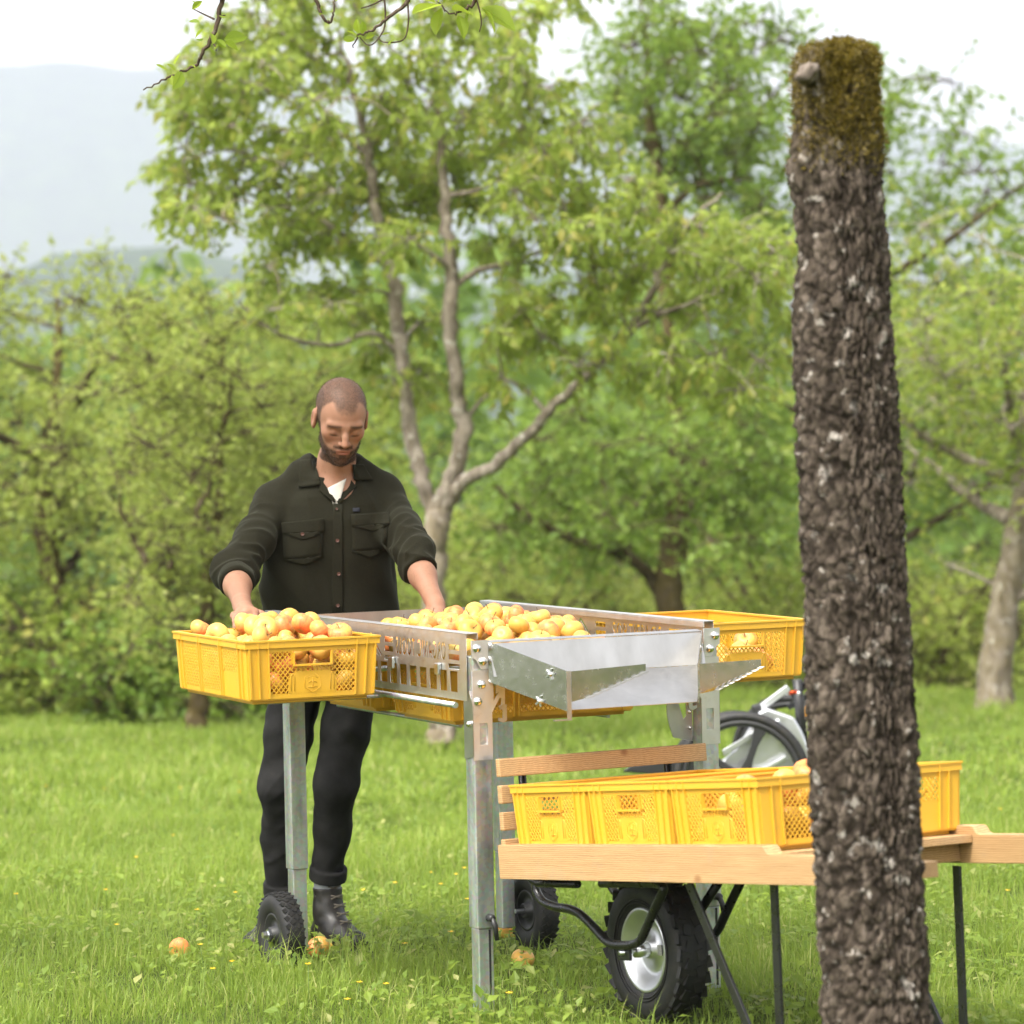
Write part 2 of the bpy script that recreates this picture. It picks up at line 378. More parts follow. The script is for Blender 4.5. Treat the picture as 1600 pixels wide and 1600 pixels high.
mountain('foothill', 1250, 500, lambda v: 50 + 26 * math.sin(v / 130 + 2.2) + 16 * math.sin(v / 47), 33, M['mountain'])

# the air between here and the mountains
hz = MB().box(-3400, 3400, -260, 4750, -72, 775).build('haze', None); tag(hz, None, None, kind='stuff')
hm = bpy.data.materials.new('haze_air'); hm.use_nodes = True; t = hm.node_tree; t.nodes.clear()
pv = t.nodes.new('ShaderNodeVolumePrincipled'); pv.inputs['Color'].default_value = (.81, .84, 1.0, 1); pv.inputs['Density'].default_value = .00025; pv.inputs['Anisotropy'].default_value = 0.2
ot = t.nodes.new('ShaderNodeOutputMaterial'); t.links.new(pv.outputs[0], ot.inputs['Volume']); hz.data.materials.append(hm)

# ------------------------------------------------------------------ grass
rng = np.random.default_rng(7)
KEEP_OUT = [(-.66, 10.70, .16), (-.56, 10.62, .17), (-.70, 10.26, .12), (.02, 10.62, .12), (.34, 8.9, .16), (-.105, 9.14, .06), (.54, 9.46, .06)]   # trampled spots under wheels and feet
for _px, _py in ((281, 1483), (497, 1443), (521, 1472), (817, 1498), (792, 1452)):
    _p = at_z(_px, _py, 0.0)
    for _ in range(4): _p = at_z(_px, _py, float(ground_z(_p.x, _p.y)) + .035)
    KEEP_OUT += [(_p.x, _p.y - .03, .09)]
def grass_mesh(n, y0, y1, hmin, hmax, wmin, wmax, segs, seed):
    r = np.random.default_rng(seed)
    Y = y0 + (y1 - y0) * r.random(n); X = (r.random(n) * 2 - 1) * (.165 * Y + .9)
    cl = fbm(np.c_[X * 1.7, Y * 1.7, X * 0], 5); tuft = vnoise(np.c_[X * 9, Y * 9, X * 0], 9)
    keep = r.random(n) < np.clip(.62 + .35 * cl + .4 * tuft, .12, 1)
    X, Y, cl, tuft = X[keep], Y[keep], cl[keep], tuft[keep]; n = len(X)
    Z = ground_z(X, Y) - .004
    h = (hmin + (hmax - hmin) * r.random(n) ** 1.8) * np.clip(1 + .45 * cl + .25 * tuft, .45, 1.7)
    for kx, ky, kr in KEEP_OUT: h = h * (1 - .62 * np.exp(-(((X - kx) ** 2 + (Y - ky) ** 2) / kr ** 2) ** 2))
    w = (wmin + (wmax - wmin) * r.random(n))
    a = r.random(n) * 2 * np.pi; lean = .15 + .75 * r.random(n) ** 1.5
    dx, dy = np.cos(a), np.sin(a); b = a + np.pi / 2 + r.normal(0, .5, n); sx, sy = np.cos(b), np.sin(b)
    V = []
    for k in range(segs + 1):
        t = k / segs; ww = w * (1 - .75 * t ** 1.6) * .5
        cx = X + dx * h * lean * t ** 1.9; cy = Y + dy * h * lean * t ** 1.9; cz = Z + h * (t - .30 * lean * t ** 2.4)
        if k < segs:
            V.append(np.c_[cx - sx * ww, cy - sy * ww, cz]); V.append(np.c_[cx + sx * ww, cy + sy * ww, cz])
        else: V.append(np.c_[cx, cy, cz])
    m = 2 * segs + 1
    V = np.stack(V, 1).reshape(-1, 3); B = np.arange(n)[:, None] * m
    quads = [B + np.array([[2 * k, 2 * k + 1, 2 * k + 3, 2 * k + 2]]) for k in range(segs - 1)]
    tris = B + np.array([[2 * segs - 2, 2 * segs - 1, 2 * segs]])
    var = np.clip(.45 + .25 * r.normal(size=n) + .35 * cl, 0, 1); v2 = r.random(n)
    return V, ([np.concatenate(quads)] if quads else []) + [tris], np.repeat(var, m), np.repeat(v2, m)
def weeds(n, y0, y1, seed):
    """clover, dandelion and plantain leaves: small folded blades near the ground"""
    r = np.random.default_rng(seed); Y = y0 + (y1 - y0) * r.random(n); X = (r.random(n) * 2 - 1) * (.165 * Y + .9)
    cl = fbm(np.c_[X * 2.3 + 40, Y * 2.3, X * 0], 15); k = r.random(n) < np.clip(.25 + .9 * cl, .03, 1); X, Y = X[k], Y[k]
    n = len(X); Z = ground_z(X, Y) + .015 + .07 * r.random(n)
    return leaf_verts(np.c_[X, Y, Z], r, .018 + .034 * r.random(n) ** 2, .62, droop=-.1, flat=.75)
def leaf_verts(P, r, length, aspect, droop=.5, flat=.0, dirs=None):
    """folded two-triangle-pair leaves at P: returns vertices, faces, var, var2"""
    n = len(P); length = np.broadcast_to(length, (n,))
    if dirs is None:
        a = r.random(n) * 2 * np.pi; el = r.normal(0, .45, n) - droop
        d = np.c_[np.cos(a) * np.cos(el), np.sin(a) * np.cos(el), np.sin(el)]
    else: d = dirs / np.linalg.norm(dirs, axis=1, keepdims=True)
    up = r.normal(size=(n, 3)) * (1 - flat); up[:, 2] += .9
    s = np.cross(d, up); s /= np.linalg.norm(s, axis=1, keepdims=True) + 1e-9; nn = np.cross(s, d)
    L = length[:, None]; w = L * aspect * .5
    V = np.stack([P, P + d * L * .42 + s * w + nn * L * .06, P + d * L * .42 - s * w + nn * L * .06, P + d * L - nn * L * .12, P + d * L * .5 - nn * L * .02], 1).reshape(-1, 3)
    B = np.arange(n)[:, None] * 5
    F = np.concatenate([B + np.array([[0, 1, 4]]), B + np.array([[1, 3, 4]]), B + np.array([[0, 4, 2]]), B + np.array([[4, 3, 2]])])
    return V, [F], np.repeat(np.clip(.5 + .28 * r.normal(size=n), 0, 1), 5), np.repeat(r.random(n), 5)
def merge(parts):
    V, F, a, b, off = [], {}, [], [], 0
    for v, f, x1, x2 in parts:
        for q in f: F.setdefault(q.shape[1], []).append(q + off)
        V.append(v); a.append(x1); b.append(x2); off += len(v)
    return np.concatenate(V), [np.concatenate(q) for q in F.values()], np.concatenate(a), np.concatenate(b)
V, Fc, va, vb = merge([grass_mesh(165000, 8.3, 12.2, .022, .070, .0020, .0045, 3, 1), grass_mesh(24000, 8.3, 12.2, .07, .15, .0022, .0046, 3, 2),
                       grass_mesh(120000, 12.2, 17.5, .04, .125, .004, .008, 2, 3), grass_mesh(120000, 17.5, 34, .05, .13, .009, .02, 2, 4), grass_mesh(70000, 34, 62, .07, .16, .02, .045, 2, 14),
                       weeds(34000, 8.3, 14, 5), weeds(30000, 14, 26, 6)])
o = link('grass', np_mesh('grass', V, Fc, {'var': va, 'var2': vb}), M['grass_blade']); tag(o, 'lush green meadow grass with clover and weeds', 'grass', kind='stuff')

# buttercups and a few pale seed heads scattered in the grass
r = np.random.default_rng(12); mbf = MB(); mbs = MB()
spots = [tuple(at_z(px, py, .09))[:2] for px, py in ((325, 1488), (318, 1466), (355, 1478), (386, 1338), (614, 1320), (570, 1318), (557, 1522), (612, 1521), (482, 1524), (693, 1447), (551, 1556), (806, 1577), (300, 1390), (690, 1330))]
spots += [(float((r.random() * 2 - 1) * .2 * yy), float(yy)) for yy in 10 + 12 * r.random(60)]
for (fx, fy) in spots:
    z = float(ground_z(fx, fy)); h = .07 + .06 * r.random(); lx, ly = r.normal(0, .02, 2)
    mbs.tube([(fx, fy, z), (fx + lx * .4, fy + ly * .4, z + h * .6), (fx + lx, fy + ly, z + h)], .0009, 4)
    for k in range(5):
        a = k * 1.2566 + r.random() * .3; c, s = math.cos(a), math.sin(a); R = .0075; q = Vector((fx + lx, fy + ly, z + h))
        mbf.add([q, q + Vector((c * R - s * R * .55, s * R + c * R * .55, R * .35)), q + Vector((c * R * 1.25, s * R * 1.25, R * .5)), q + Vector((c * R + s * R * .55, s * R - c * R * .55, R * .35))], [(0, 3, 2, 1)])
plain('buttercup', (.85, .52, .02), .4); plain('flower_stem', (.12, .2, .04), .6)
fl = mbf.build('buttercup_flowers', M['buttercup']); tag(fl, 'tiny yellow buttercups dotted through the grass', 'flowers', kind='stuff')
mbs.build('stem', M['flower_stem'], fl); bpy.data.objects['stem']['kind'] = 'stuff'

# ------------------------------------------------------------------ trees
def tube_np(path, rad, n=8):
    P = np.asarray(path, float); m = len(P); T = np.gradient(P, axis=0); T /= np.linalg.norm(T, axis=1, keepdims=True) + 1e-9
    ref = np.cross(T, [0.13, .9, .3]); ref /= np.linalg.norm(ref, axis=1, keepdims=True) + 1e-9; b = np.cross(T, ref)
    a = np.linspace(0, 2 * np.pi, n, endpoint=False)
    V = P[:, None, :] + (ref[:, None, :] * np.cos(a)[None, :, None] + b[:, None, :] * np.sin(a)[None, :, None]) * np.asarray(rad)[:, None, None]
    i = np.arange(m * n).reshape(m, n); F = np.stack([i[:-1], np.roll(i[:-1], -1, 1), np.roll(i[1:], -1, 1), i[1:]], -1).reshape(-1, 4)
    return V.reshape(-1, 3), F
class Wood:
    def __init__(s): s.V = []; s.F = []; s.m = []; s.n = 0
    def add(s, path, rad, n=8, moss=0.):
        v, f = tube_np(path, rad, n); s.V.append(v); s.F.append(f + s.n); s.n += len(v); s.m.append(np.full(len(v), moss))
    def build(s, name, mat, parent, warp=0.0, wscale=8, moss=None, seed=0):
        V = np.concatenate(s.V); m = np.concatenate(s.m)
        if warp: V = V + warp * np.c_[vnoise(V * wscale, seed), vnoise(V * wscale, seed + 1), .3 * vnoise(V * wscale, seed + 2)]
        return link(name, np_mesh(name, V, [np.concatenate(s.F)], {'moss': m}, smooth=True), mat, parent)
def twig_leaves(C, r, n_tw, spread, leaf_n, L, asp, droop, wood=None, up=.1):
    """twigs round the point C, each with leaves hanging off it: leaf bases and directions"""
    P, D, S = [], [], []
    for _ in range(n_tw):
        d = r.normal(size=3); d /= np.linalg.norm(d); d[2] = d[2] * .7 + up; ln = spread * (.5 + .7 * r.random())
        a = C + d * spread * .15; t = np.linspace(.12, 1, leaf_n)
        pts = a + d * ln * t[:, None] + np.array([0, 0, -droop * ln * .55])[None, :] * (t[:, None] ** 2)
        if wood is not None:
            q = np.vstack([C, pts[::max(1, leaf_n // 3)]]); wood.add(q, np.linspace(.006, .0018, len(q)), 4)
        q = pts + r.normal(0, .02, pts.shape); dd = d[None, :] * .5 + r.normal(0, .55, pts.shape); dd[:, 2] -= droop
        P.append(q); D.append(dd); S.append(L * (.6 + .7 * r.random(len(q))))
    return np.concatenate(P), np.concatenate(D), np.concatenate(S)
def make_tree(name, label, cat_group, limbs, clusters, bark, leaf, seed, tw=(7, .34, 8), L=.09, asp=.48, droop=.55, trunk_n=12, warp=.02, base=None, name_parts=('trunk', 'crown')):
    """limbs: list of rows (x, y, z, radius); clusters: rows (x, y, z, size): each is reached by its own branch"""
    r = np.random.default_rng(seed); root = empty(name, base if base is not None else tuple(limbs[0][0][:3]))
    tag(root, label, 'tree', cat_group); wd = Wood(); fine = Wood(); b0 = np.array(root.location)
    nodes = []
    for k, lb in enumerate(limbs):
        q = smooth_path(lb, 6); q[:, :3] -= b0; q[:, :3] += np.c_[r.normal(0, .012, (len(q), 2)), np.zeros(len(q))] * (np.arange(len(q)) > 2)[:, None]
        wd.add(q[:, :3], np.maximum(q[:, 3], .006), trunk_n if k == 0 else 8, .35 if k == 0 else .15); nodes.append(q)
    N = np.concatenate(nodes)
    P, D, S = [], [], []
    order = np.argsort([np.min(np.linalg.norm(N[:, :3] - (np.array(c[:3]) - b0), axis=1)) for c in clusters])
    for ci in order:
        c = np.array(clusters[ci], float); C = c[:3] - b0
        cand = N[N[:, 2] < C[2] + .5] if (N[:, 2] < C[2] + .5).any() else N
        dist = np.linalg.norm(cand[:, :3] - C, axis=1) + .35 * np.abs(cand[:, 2] - C[2] + .25); j = np.argmin(dist); A = cand[j]
        mid = (A[:3] + C) / 2 + r.normal(0, .10, 3) * np.linalg.norm(A[:3] - C) + np.array([0, 0, .10 * np.linalg.norm(A[:3] - C)])
        ln = np.linalg.norm(A[:3] - C); r0 = min(max(A[3] * .6, .008), .012 + .018 * ln)
        br = smooth_path([np.r_[A[:3], r0], np.r_[mid, r0 * .7], np.r_[C, .006]], 5); wd.add(br[:, :3], br[:, 3], 6, .1); N = np.vstack([N, br[2:]])
        p, d, s = twig_leaves(C, r, max(3, int(tw[0] * c[3] / .35)), tw[1] * c[3] / .35, tw[2], L, asp, droop, fine)
        P.append(p); D.append(d); S.append(s)
    wd.build(name_parts[0], bark, root, warp, 7, seed=seed)
    P = np.concatenate(P); D = np.concatenate(D); S = np.concatenate(S)
    V, Fc, va, vb = leaf_verts(P, r, S, asp, dirs=D)
    cr = link(name_parts[1], np_mesh(name_parts[1], V, Fc, {'var': va, 'var2': vb}), leaf, root)
    fine.build('twigs', bark, cr)['kind'] = 'stuff'
    return root
def px_limb(rows, Y0, s_scale):
    """rows of (px, py, depth offset, half width in px)"""
    out = []
    for px, py, dy, hw in rows:
        p = at(px, py, Y0 + dy); out.append((p.x, p.y, p.z, hw / (F_PX / (Y0 + dy)))); 
    return out
def px_clusters(pts, ox, oy, sc, Y0, depth, size, r, n_extra=1, jit=6, stems=None):
    out = []
    for (cx, cy) in pts:
        for k in range(n_extra):
            dy = r.normal(0, depth); qx, qy = ox + cx / sc, oy + cy / sc
            if stems and qy > 200 and min(abs(qx - np.interp(qy, s_[1], s_[0])) for s_ in stems) < 48: dy = abs(dy) + .45
            Y = Y0 + dy; p = at(ox + cx / sc + r.normal(0, jit), oy + cy / sc + r.normal(0, jit), Y)
            out.append((p.x, p.y, p.z, size * (.8 + .4 * r.random())))
    return out

# the two-stemmed cherry behind the man
r = np.random.default_rng(3); TY = 24.0
limbs = [px_limb([(692, 1160, 0, 25), (690, 1120, 0, 22), (684, 1000, 0, 19), (679, 900, 0, 19), (679, 830, 0, 20), (684, 790, 0, 18)], TY, 1),
         px_limb([(682, 812, 0, 14), (660, 760, .05, 13), (645, 690, .1, 12), (632, 600, .15, 12), (624, 520, .2, 11.5), (612, 440, .2, 11), (594, 360, .2, 9), (580, 270, .2, 8), (566, 190, .1, 7), (545, 110, 0, 5), (528, 30, 0, 3), (520, -60, 0, 2)], TY, 1),
         px_limb([(684, 800, 0, 15), (705, 745, -.05, 14), (722, 670, -.1, 14), (714, 610, -.1, 13), (706, 540, -.1, 12), (704, 450, -.1, 11), (700, 360, -.1, 9), (692, 250, 0, 7), (684, 130, 0, 5), (680, 10, 0, 3), (678, -70, 0, 2)], TY, 1),
         px_limb([(686, 802, 0, 13), (725, 752, -.1, 11), (772, 728, -.25, 10), (815, 690, -.4, 9), (862, 638, -.5, 9), (915, 590, -.6, 8), (985, 515, -.7, 7), (1030, 430, -.8, 5), (1060, 370, -.8, 4), (1130, 300, -.9, 2.5)], TY, 1),
         px_limb([(985, 515, -.7, 5), (1060, 480, -.9, 4), (1130, 455, -1, 3), (1190, 430, -1.1, 2)], TY, 1),
         px_limb([(628, 555, .2, 6), (580, 520, 0, 5), (520, 540, -.2, 4), (430, 520, -.4, 3), (370, 470, -.5, 2)], TY, 1),
         px_limb([(704, 450, -.1, 6), (760, 420, 0, 5), (830, 400, .2, 4), (900, 360, .3, 3)], TY, 1),
         px_limb([(606, 420, .2, 6), (540, 370, .1, 4.5), (450, 300, 0, 3.5), (370, 235, -.1, 2.5), (285, 250, -.2, 1.5)], TY, 1),
         px_limb([(574, 240, .2, 5), (500, 190, .2, 4), (420, 140, .1, 3), (345, 120, 0, 2)], TY, 1)]
L1 = [(250, 330), (180, 600), (60, 760), (75, 920), (80, 1020), (330, 800), (290, 950), (265, 1090), (500, 300), (440, 430), (620, 200), (650, 380), (560, 640), (560, 800), (720, 500), (800, 640), (600, 950), (480, 900),
      (760, 800), (830, 950), (620, 1200), (480, 1250), (800, 1200), (900, 1000), (1060, 500), (1100, 350), (1000, 660), (1150, 650), (1250, 520), (1350, 300), (1200, 850), (1300, 750), (1400, 520), (1450, 700), (1200, 980), (1350, 950),
      (1450, 900), (1520, 600), (1200, 1120), (1500, 1170), (700, 80), (950, 40), (1150, 1150), (850, 1400), (700, 1450), (950, 1500), (500, 1480), (820, 350), (1350, 120), (1480, 220), (700, 640), (660, 850), (900, 800), (1050, 800),
      (960, 900), (420, 700), (380, 560), (1100, 1000), (1280, 620), (1150, 480), (1330, 840), (1050, 620), (820, 1080), (690, 1080), (560, 1080), (1480, 1020)]
STEMS = [((566, 580, 594, 612, 624, 632, 645), (190, 270, 360, 440, 520, 600, 690)), ((692, 700, 704, 706, 714, 722), (250, 360, 450, 540, 610, 670))]
L0 = [(300, 200), (420, 120), (560, 40), (380, 250), (150, 430), (90, 520), (250, 470), (300, 60), (450, -40), (650, -60), (850, -50), (1050, -60), (1250, -40), (1450, -30), (1550, 60), (1300, 30), (200, 300), (330, 400), (40, 600), (20, 860), (1600, 350), (1700, 150), (1750, 380), (1650, -40), (1850, 0), (60, 420), (540, 180), (740, 240), (980, 240), (1220, 180)]
L2 = [(100, 100), (60, 250), (200, 600), (100, 750), (300, 700), (350, 850), (450, 560), (500, 700), (250, 950), (100, 1000), (600, 900), (700, 1000), (550, 1100), (850, 1060), (950, 1120), (1050, 1150), (1150, 1050), (800, 1250),
      (950, 1300), (1100, 1300), (1250, 1200), (1300, 1350), (650, 1300), (450, 1250), (300, 1150), (300, 1350), (150, 1400), (500, 1450), (750, 1480), (1000, 1500), (1200, 1450), (1350, 1500), (380, 620), (180, 820), (420, 960),
      (60, 560), (180, 700), (60, 860), (200, 1080), (420, 1080), (650, 1180), (900, 1180), (1180, 1330), (1320, 1240), (60, 1220), (240, 480)]
L3 = [(900, 130), (1100, 150), (1300, 180), (1450, 200), (1000, 240), (800, 200), (1200, 260), (1380, 300), (640, 90), (560, 30), (480, 120), (240, 60), (60, 130), (230, 240), (520, 260), (120, 280)]
cl = px_clusters(L1, 260, 0, 3.077, TY, .6, .27, r, 2, 13, STEMS) + px_clusters(L0, 260, 0, 3.077, TY, .6, .26, r, 2, 14) + px_clusters(L2, 780, 0, 3.077, TY - .6, .6, .29, r, 2, 14) + px_clusters(L3, 560, 480, 2.286, TY - .4, .5, .28, r, 2, 6, STEMS)
make_tree('cherry_tree', 'two-stemmed cherry tree with mottled grey bark right behind the man', 'orchard trees', limbs, cl, M['bark_grey'], M['cherry_leaf'], 5, (9, .33, 10), .100, .46, .7, 14, .022)

# the darker, thick-trunked tree further back, over the right-hand crate
TY = 34.0; r = np.random.default_rng(4)
limbs = [px_limb([(1046, 1085, 0, 30), (1046, 1000, 0, 25), (1047, 900, 0, 23), (1056, 800, 0, 19), (1060, 700, 0, 15), (1050, 560, 0, 12), (1040, 420, 0, 11), (1030, 280, 0, 10), (1020, 200, 0, 7), (1010, 80, 0, 4), (1000, -20, 0, 2)], TY, 1),
         px_limb([(1040, 935, 0, 13), (1015, 905, 0, 11), (985, 872, -.2, 10), (935, 855, -.4, 9), (880, 838, -.6, 7), (820, 800, -.8, 5), (770, 760, -.9, 3)], TY, 1),
         px_limb([(1032, 290, 0, 8), (1065, 235, .2, 6), (1110, 170, .4, 4), (1180, 90, .5, 2)], TY, 1),
         px_limb([(1056, 780, 0, 9), (1110, 720, .2, 7), (1160, 640, .5, 5), (1210, 560, .7, 3)], TY, 1),
         px_limb([(1045, 330, 0, 7), (1090, 290, -.3, 5), (1150, 280, -.5, 3)], TY, 1)]
K2 = [(700, 150), (850, 100), (800, 300), (600, 350), (950, 250), (1100, 300), (1250, 250), (1350, 180), (1000, 450), (850, 480), (1150, 450), (1330, 470), (1000, 620), (850, 700), (1100, 750), (900, 850), (1150, 900), (720, 450), (560, 480),
      (900, 380), (760, 560), (1060, 520), (950, 950), (1050, 1000), (640, 220), (780, 40), (1000, 160), (1200, 620), (700, 700), (1000, 780), (1250, 100), (850, 200), (680, 580), (820, 800), (1250, 1000), (1350, 1100), (1200, 1130)]
K3 = [(850, 500), (1000, 450), (1150, 400), (1300, 450), (1400, 550), (900, 640), (1050, 620), (1250, 640), (1350, 740), (1250, 830), (960, 790), (700, 640), (610, 740), (760, 790), (940, 540), (1100, 520), (1210, 560), (800, 420), (1330, 350), (1420, 420),
      (1020, 700), (860, 710), (1180, 700), (1300, 560), (540, 660), (660, 560), (740, 520), (1450, 650), (1400, 830), (980, 860), (500, 780), (560, 820), (900, 880), (1180, 480), (1000, 560), (720, 700), (1060, 760), (640, 480), (760, 380)]
cl = px_clusters(K2, 780, 0, 3.077, TY, .9, .46, r, 2) + px_clusters(K3, 560, 480, 2.286, TY, 1.0, .50, r, 2)
make_tree('orchard_tree', 'dense green orchard tree with a thick dark trunk behind the right-hand crate', 'orchard trees', limbs, cl, M['bark_dark'], M['dark_leaf'], 6, (8, .48, 9), .105, .55, .3, 14, .03)

# the low, spreading tree at the left edge, its crown almost down to the meadow
TY = 27.0; r = np.random.default_rng(8)
limbs = [px_limb([(308, 1160, 0, 19), (310, 1110, 0, 16), (316, 1040, 0, 14), (322, 960, 0, 12), (330, 870, 0, 9), (345, 760, 0, 7), (350, 640, 0, 4), (346, 520, 0, 2.5)], TY, 1),
         px_limb([(318, 1030, 0, 9), (280, 960, -.1, 8), (240, 900, -.2, 7), (200, 820, -.3, 4), (170, 700, -.3, 2.5)], TY, 1),
         px_limb([(262, 890, -.6, 5), (305, 810, -.6, 5), (335, 730, -.6, 4), (352, 650, -.6, 3), (370, 560, -.6, 2)], TY, 1),
         px_limb([(325, 920, 0, 7), (370, 860, .1, 5), (430, 800, .2, 4), (470, 700, .3, 2.5)], TY, 1)]
pts = [(r.uniform(-160, 470), r.uniform(110, 1330)) for _ in range(165)]
pts = [p for p in pts if not (p[0] > 330 and p[1] < 330 - .35 * (p[0] - 330) + 60) and not (p[1] > 1180 and p[0] > 330)]
cl = px_clusters(pts, 260, 400, 2.1, TY, .9, .36, r, 1)
make_tree('spreading_tree', 'low yellow-green tree with its crown nearly down to the meadow, beside the left-hand crate', 'orchard trees', limbs, cl, M['bark_dark'], M['pale_leaf'], 9, (9, .40, 9), .066, .58, .1, 10, .02)

# orchard trees standing further along the meadow, each grown from its own seed
def wild_tree(name, label, px, py, Y, height, spread, n, bark, leaf, seed, low=.25, size=.45, L=.1, tr=.14, group='orchard trees'):
    r = np.random.default_rng(seed); p = at(px, 800, Y); z0 = float(ground_z(p.x, Y)); b = np.array([p.x, Y, z0 - .05])
    top = b + np.array([r.normal(0, .3), r.normal(0, .3), height * .9])
    limbs = [[(*b, tr * 1.25), (*(b + (top - b) * .2 + r.normal(0, .05, 3)), tr), (*(b + (top - b) * .45 + r.normal(0, .12, 3)), tr * .75), (*(b + (top - b) * .75 + r.normal(0, .15, 3)), tr * .4), (*top, .02)]]
    for k in range(6):
        a = k * 1.05 + r.normal(0, .3); t = .25 + .09 * k; s = b + (top - b) * t; d = np.array([math.cos(a), math.sin(a), 0]) * spread * (.55 + .3 * r.random())
        limbs.append([(*s, tr * .5), (*(s + d * .45 + [0, 0, height * .06]), tr * .3), (*(s + d + [0, 0, height * .16]), .015)])
    cl = []
    while len(cl) < n:
        q = r.normal(size=3); q /= np.linalg.norm(q); q *= (r.random() ** .45); zz = (q[2] * .5 + .5)
        c = b + np.array([q[0] * spread, q[1] * spread, height * (low + (1 - low) * zz)])
        if fbm(c[None, :] * .9, seed)[0] > -.45: cl.append((*c, size * (.7 + .6 * r.random())))
    return make_tree(name, label, group, limbs, cl, bark, leaf, seed, (8, .46, 9), L, .55, .3, 10, .03)
wild_tree('orchard_tree', 'tall orchard tree beyond the dark-trunked one, its crown reaching past the big bark trunk', 1400, 0, 37, 7.2, 3.0, 120, M['bark_dark'], M['dark_leaf'], 41, .2, .55, .12)
wild_tree('orchard_tree', 'broad orchard tree to the left of the spreading tree', 90, 0, 33, 4.6, 2.6, 110, M['bark_dark'], M['pale_leaf'], 42, .12, .5, .1)
wild_tree('orchard_tree', 'bright green orchard tree beyond the cherry trunk, its crown showing over the man', 455, 0, 42, 5.2, 2.2, 100, M['bark_dark'], M['cherry_leaf'], 43, .1, .55, .12)
wild_tree('orchard_tree', 'young orchard tree standing to the right of the bark trunk', 1545, 0, 29, 4.4, 1.8, 80, M['bark_grey'], M['cherry_leaf'], 44, .25, .42, .09)

# shrubs along the far edge of the meadow
def shrub(label, px, Y, w, h, n, leaf, seed):
    r = np.random.default_rng(seed); p = at(px, 800, Y); b = np.array([p.x, Y, float(ground_z(p.x, Y)) - .05]); limbs = []
    for k in range(6):
        a = k * 1.05 + r.normal(0, .2); d = np.array([math.cos(a) * w * .6, math.sin(a) * w * .5, h * (.5 + .3 * r.random())])
        limbs.append([(*b, .05), (*(b + d * .4 + [0, 0, .1]), .035), (*(b + d), .01)])
    cl = []
    for _ in range(n):
        q = r.normal(size=3); q /= np.linalg.norm(q); q *= r.random() ** .4; q[2] = abs(q[2])
        cl.append((*(b + [q[0] * w, q[1] * w * .7, .15 + q[2] * h * (.8 + .25 * math.sin(3 * q[0] + seed))]), .5 * (.7 + .6 * r.random())))
    t_ = make_tree('shrub', label, 'shrubs along the far edge of the meadow', limbs, cl, M['bark_dark'], leaf, seed, (8, .46, 8), .11, .6, .15, 6, .01, name_parts=('stems', 'crown')); t_['category'] = 'shrub'
    return t_
shade = {'d': 'dark green', 'p': 'pale green', 'c': 'mid green'}
mats = {'d': M['dark_leaf'], 'p': M['pale_leaf'], 'c': M['cherry_leaf']}
for k, (px, Y, w, h, kind, where) in enumerate([(-120, 33, 2.2, 2.1, 'd', 'at the far left end of the row'), (150, 32, 2.0, 1.8, 'c', 'under the spreading tree'), (350, 31, 1.6, 1.6, 'd', 'between the spreading tree and the cherry'),
        (600, 50, 2.6, 2.9, 'c', 'right behind the cherry trunk'), (790, 37, 2.1, 2.1, 'p', 'over the table of apples'), (930, 52, 2.6, 3.2, 'd', 'left of the thick dark trunk'), (1120, 44, 2.3, 2.4, 'p', 'over the right-hand crate'),
        (1235, 38, 1.8, 2.6, 'c', 'beside the bark trunk, over the machine'), (1440, 34, 2.0, 1.9, 'p', 'to the right of the bark trunk'), (1680, 46, 2.8, 3.0, 'd', 'at the far right end of the row')]):
    shrub(shade[kind] + ' shrub ' + where + ', at the meadow edge', px, Y, w, h, 62, mats[kind], 60 + k)

# a wood on the slope beyond: too far to tell the trees apart
r = np.random.default_rng(31); P, D, S = [], [], []
for k in range(150):
    Y = 95 + 110 * r.random(); X = (r.random() * 2 - 1) * .26 * Y; h = 7 + 6 * r.random(); z0 = float(ground_z(X, Y))
    m = 110; t = r.random(m) ** .8; a = r.random(m) * 6.283; rr = (1 - t) ** .7 * 2.6 * (.5 + .5 * r.random(m)) + .3
    P.append(np.c_[X + np.cos(a) * rr, Y + np.sin(a) * rr, z0 + h * t]); D.append(np.c_[np.cos(a), np.sin(a), -.4 + 0 * a]); S.append(.7 + .7 * r.random(m))
V, Fc, va, vb = leaf_verts(np.concatenate(P), r, np.concatenate(S), .8, dirs=np.concatenate(D))
o = link('distant_wood', np_mesh('distant_wood', V, Fc, {'var': va * .6, 'var2': vb * .7}), M['dark_leaf']); tag(o, 'hazy dark green wood far beyond the orchard', 'wood', kind='stuff')

# the old trunk at the right edge: topped, fissured bark, moss on its crown
def worley(P, seed=0):
    """distance to the nearest and second nearest of one random point per unit cell"""
    P = np.asarray(P, float); I = np.floor(P).astype(np.int64); d1 = np.full(len(P), 9.); d2 = np.full(len(P), 9.); cid = np.zeros(len(P))
    for dx in (-1, 0, 1):
        for dy in (-1, 0, 1):
            for dz in (-1, 0, 1):
                c = I + [dx, dy, dz]; h = (c[:, 0] * 73856093) ^ (c[:, 1] * 19349663) ^ (c[:, 2] * 83492791) ^ (seed * 2654435761); o = []
                for k in range(3): h = ((h ^ (h >> 13)) * 1274126177 + 12345 * k) & 0x7fffffff; o.append(((h >> 7) & 0xffff) / 65535.)
                d = np.linalg.norm(c + np.stack(o, 1) - P, axis=1); nr = d < d1
                d2 = np.where(nr, d1, np.minimum(d2, d)); d1 = np.where(nr, d, d1); cid = np.where(nr, o[0], cid)
    return d1, d2, cid
nz, na = 420, 190; zz = np.linspace(-.05, 2.43, nz); an = np.linspace(0, 2 * np.pi, na, endpoint=False); TYN = 7.1
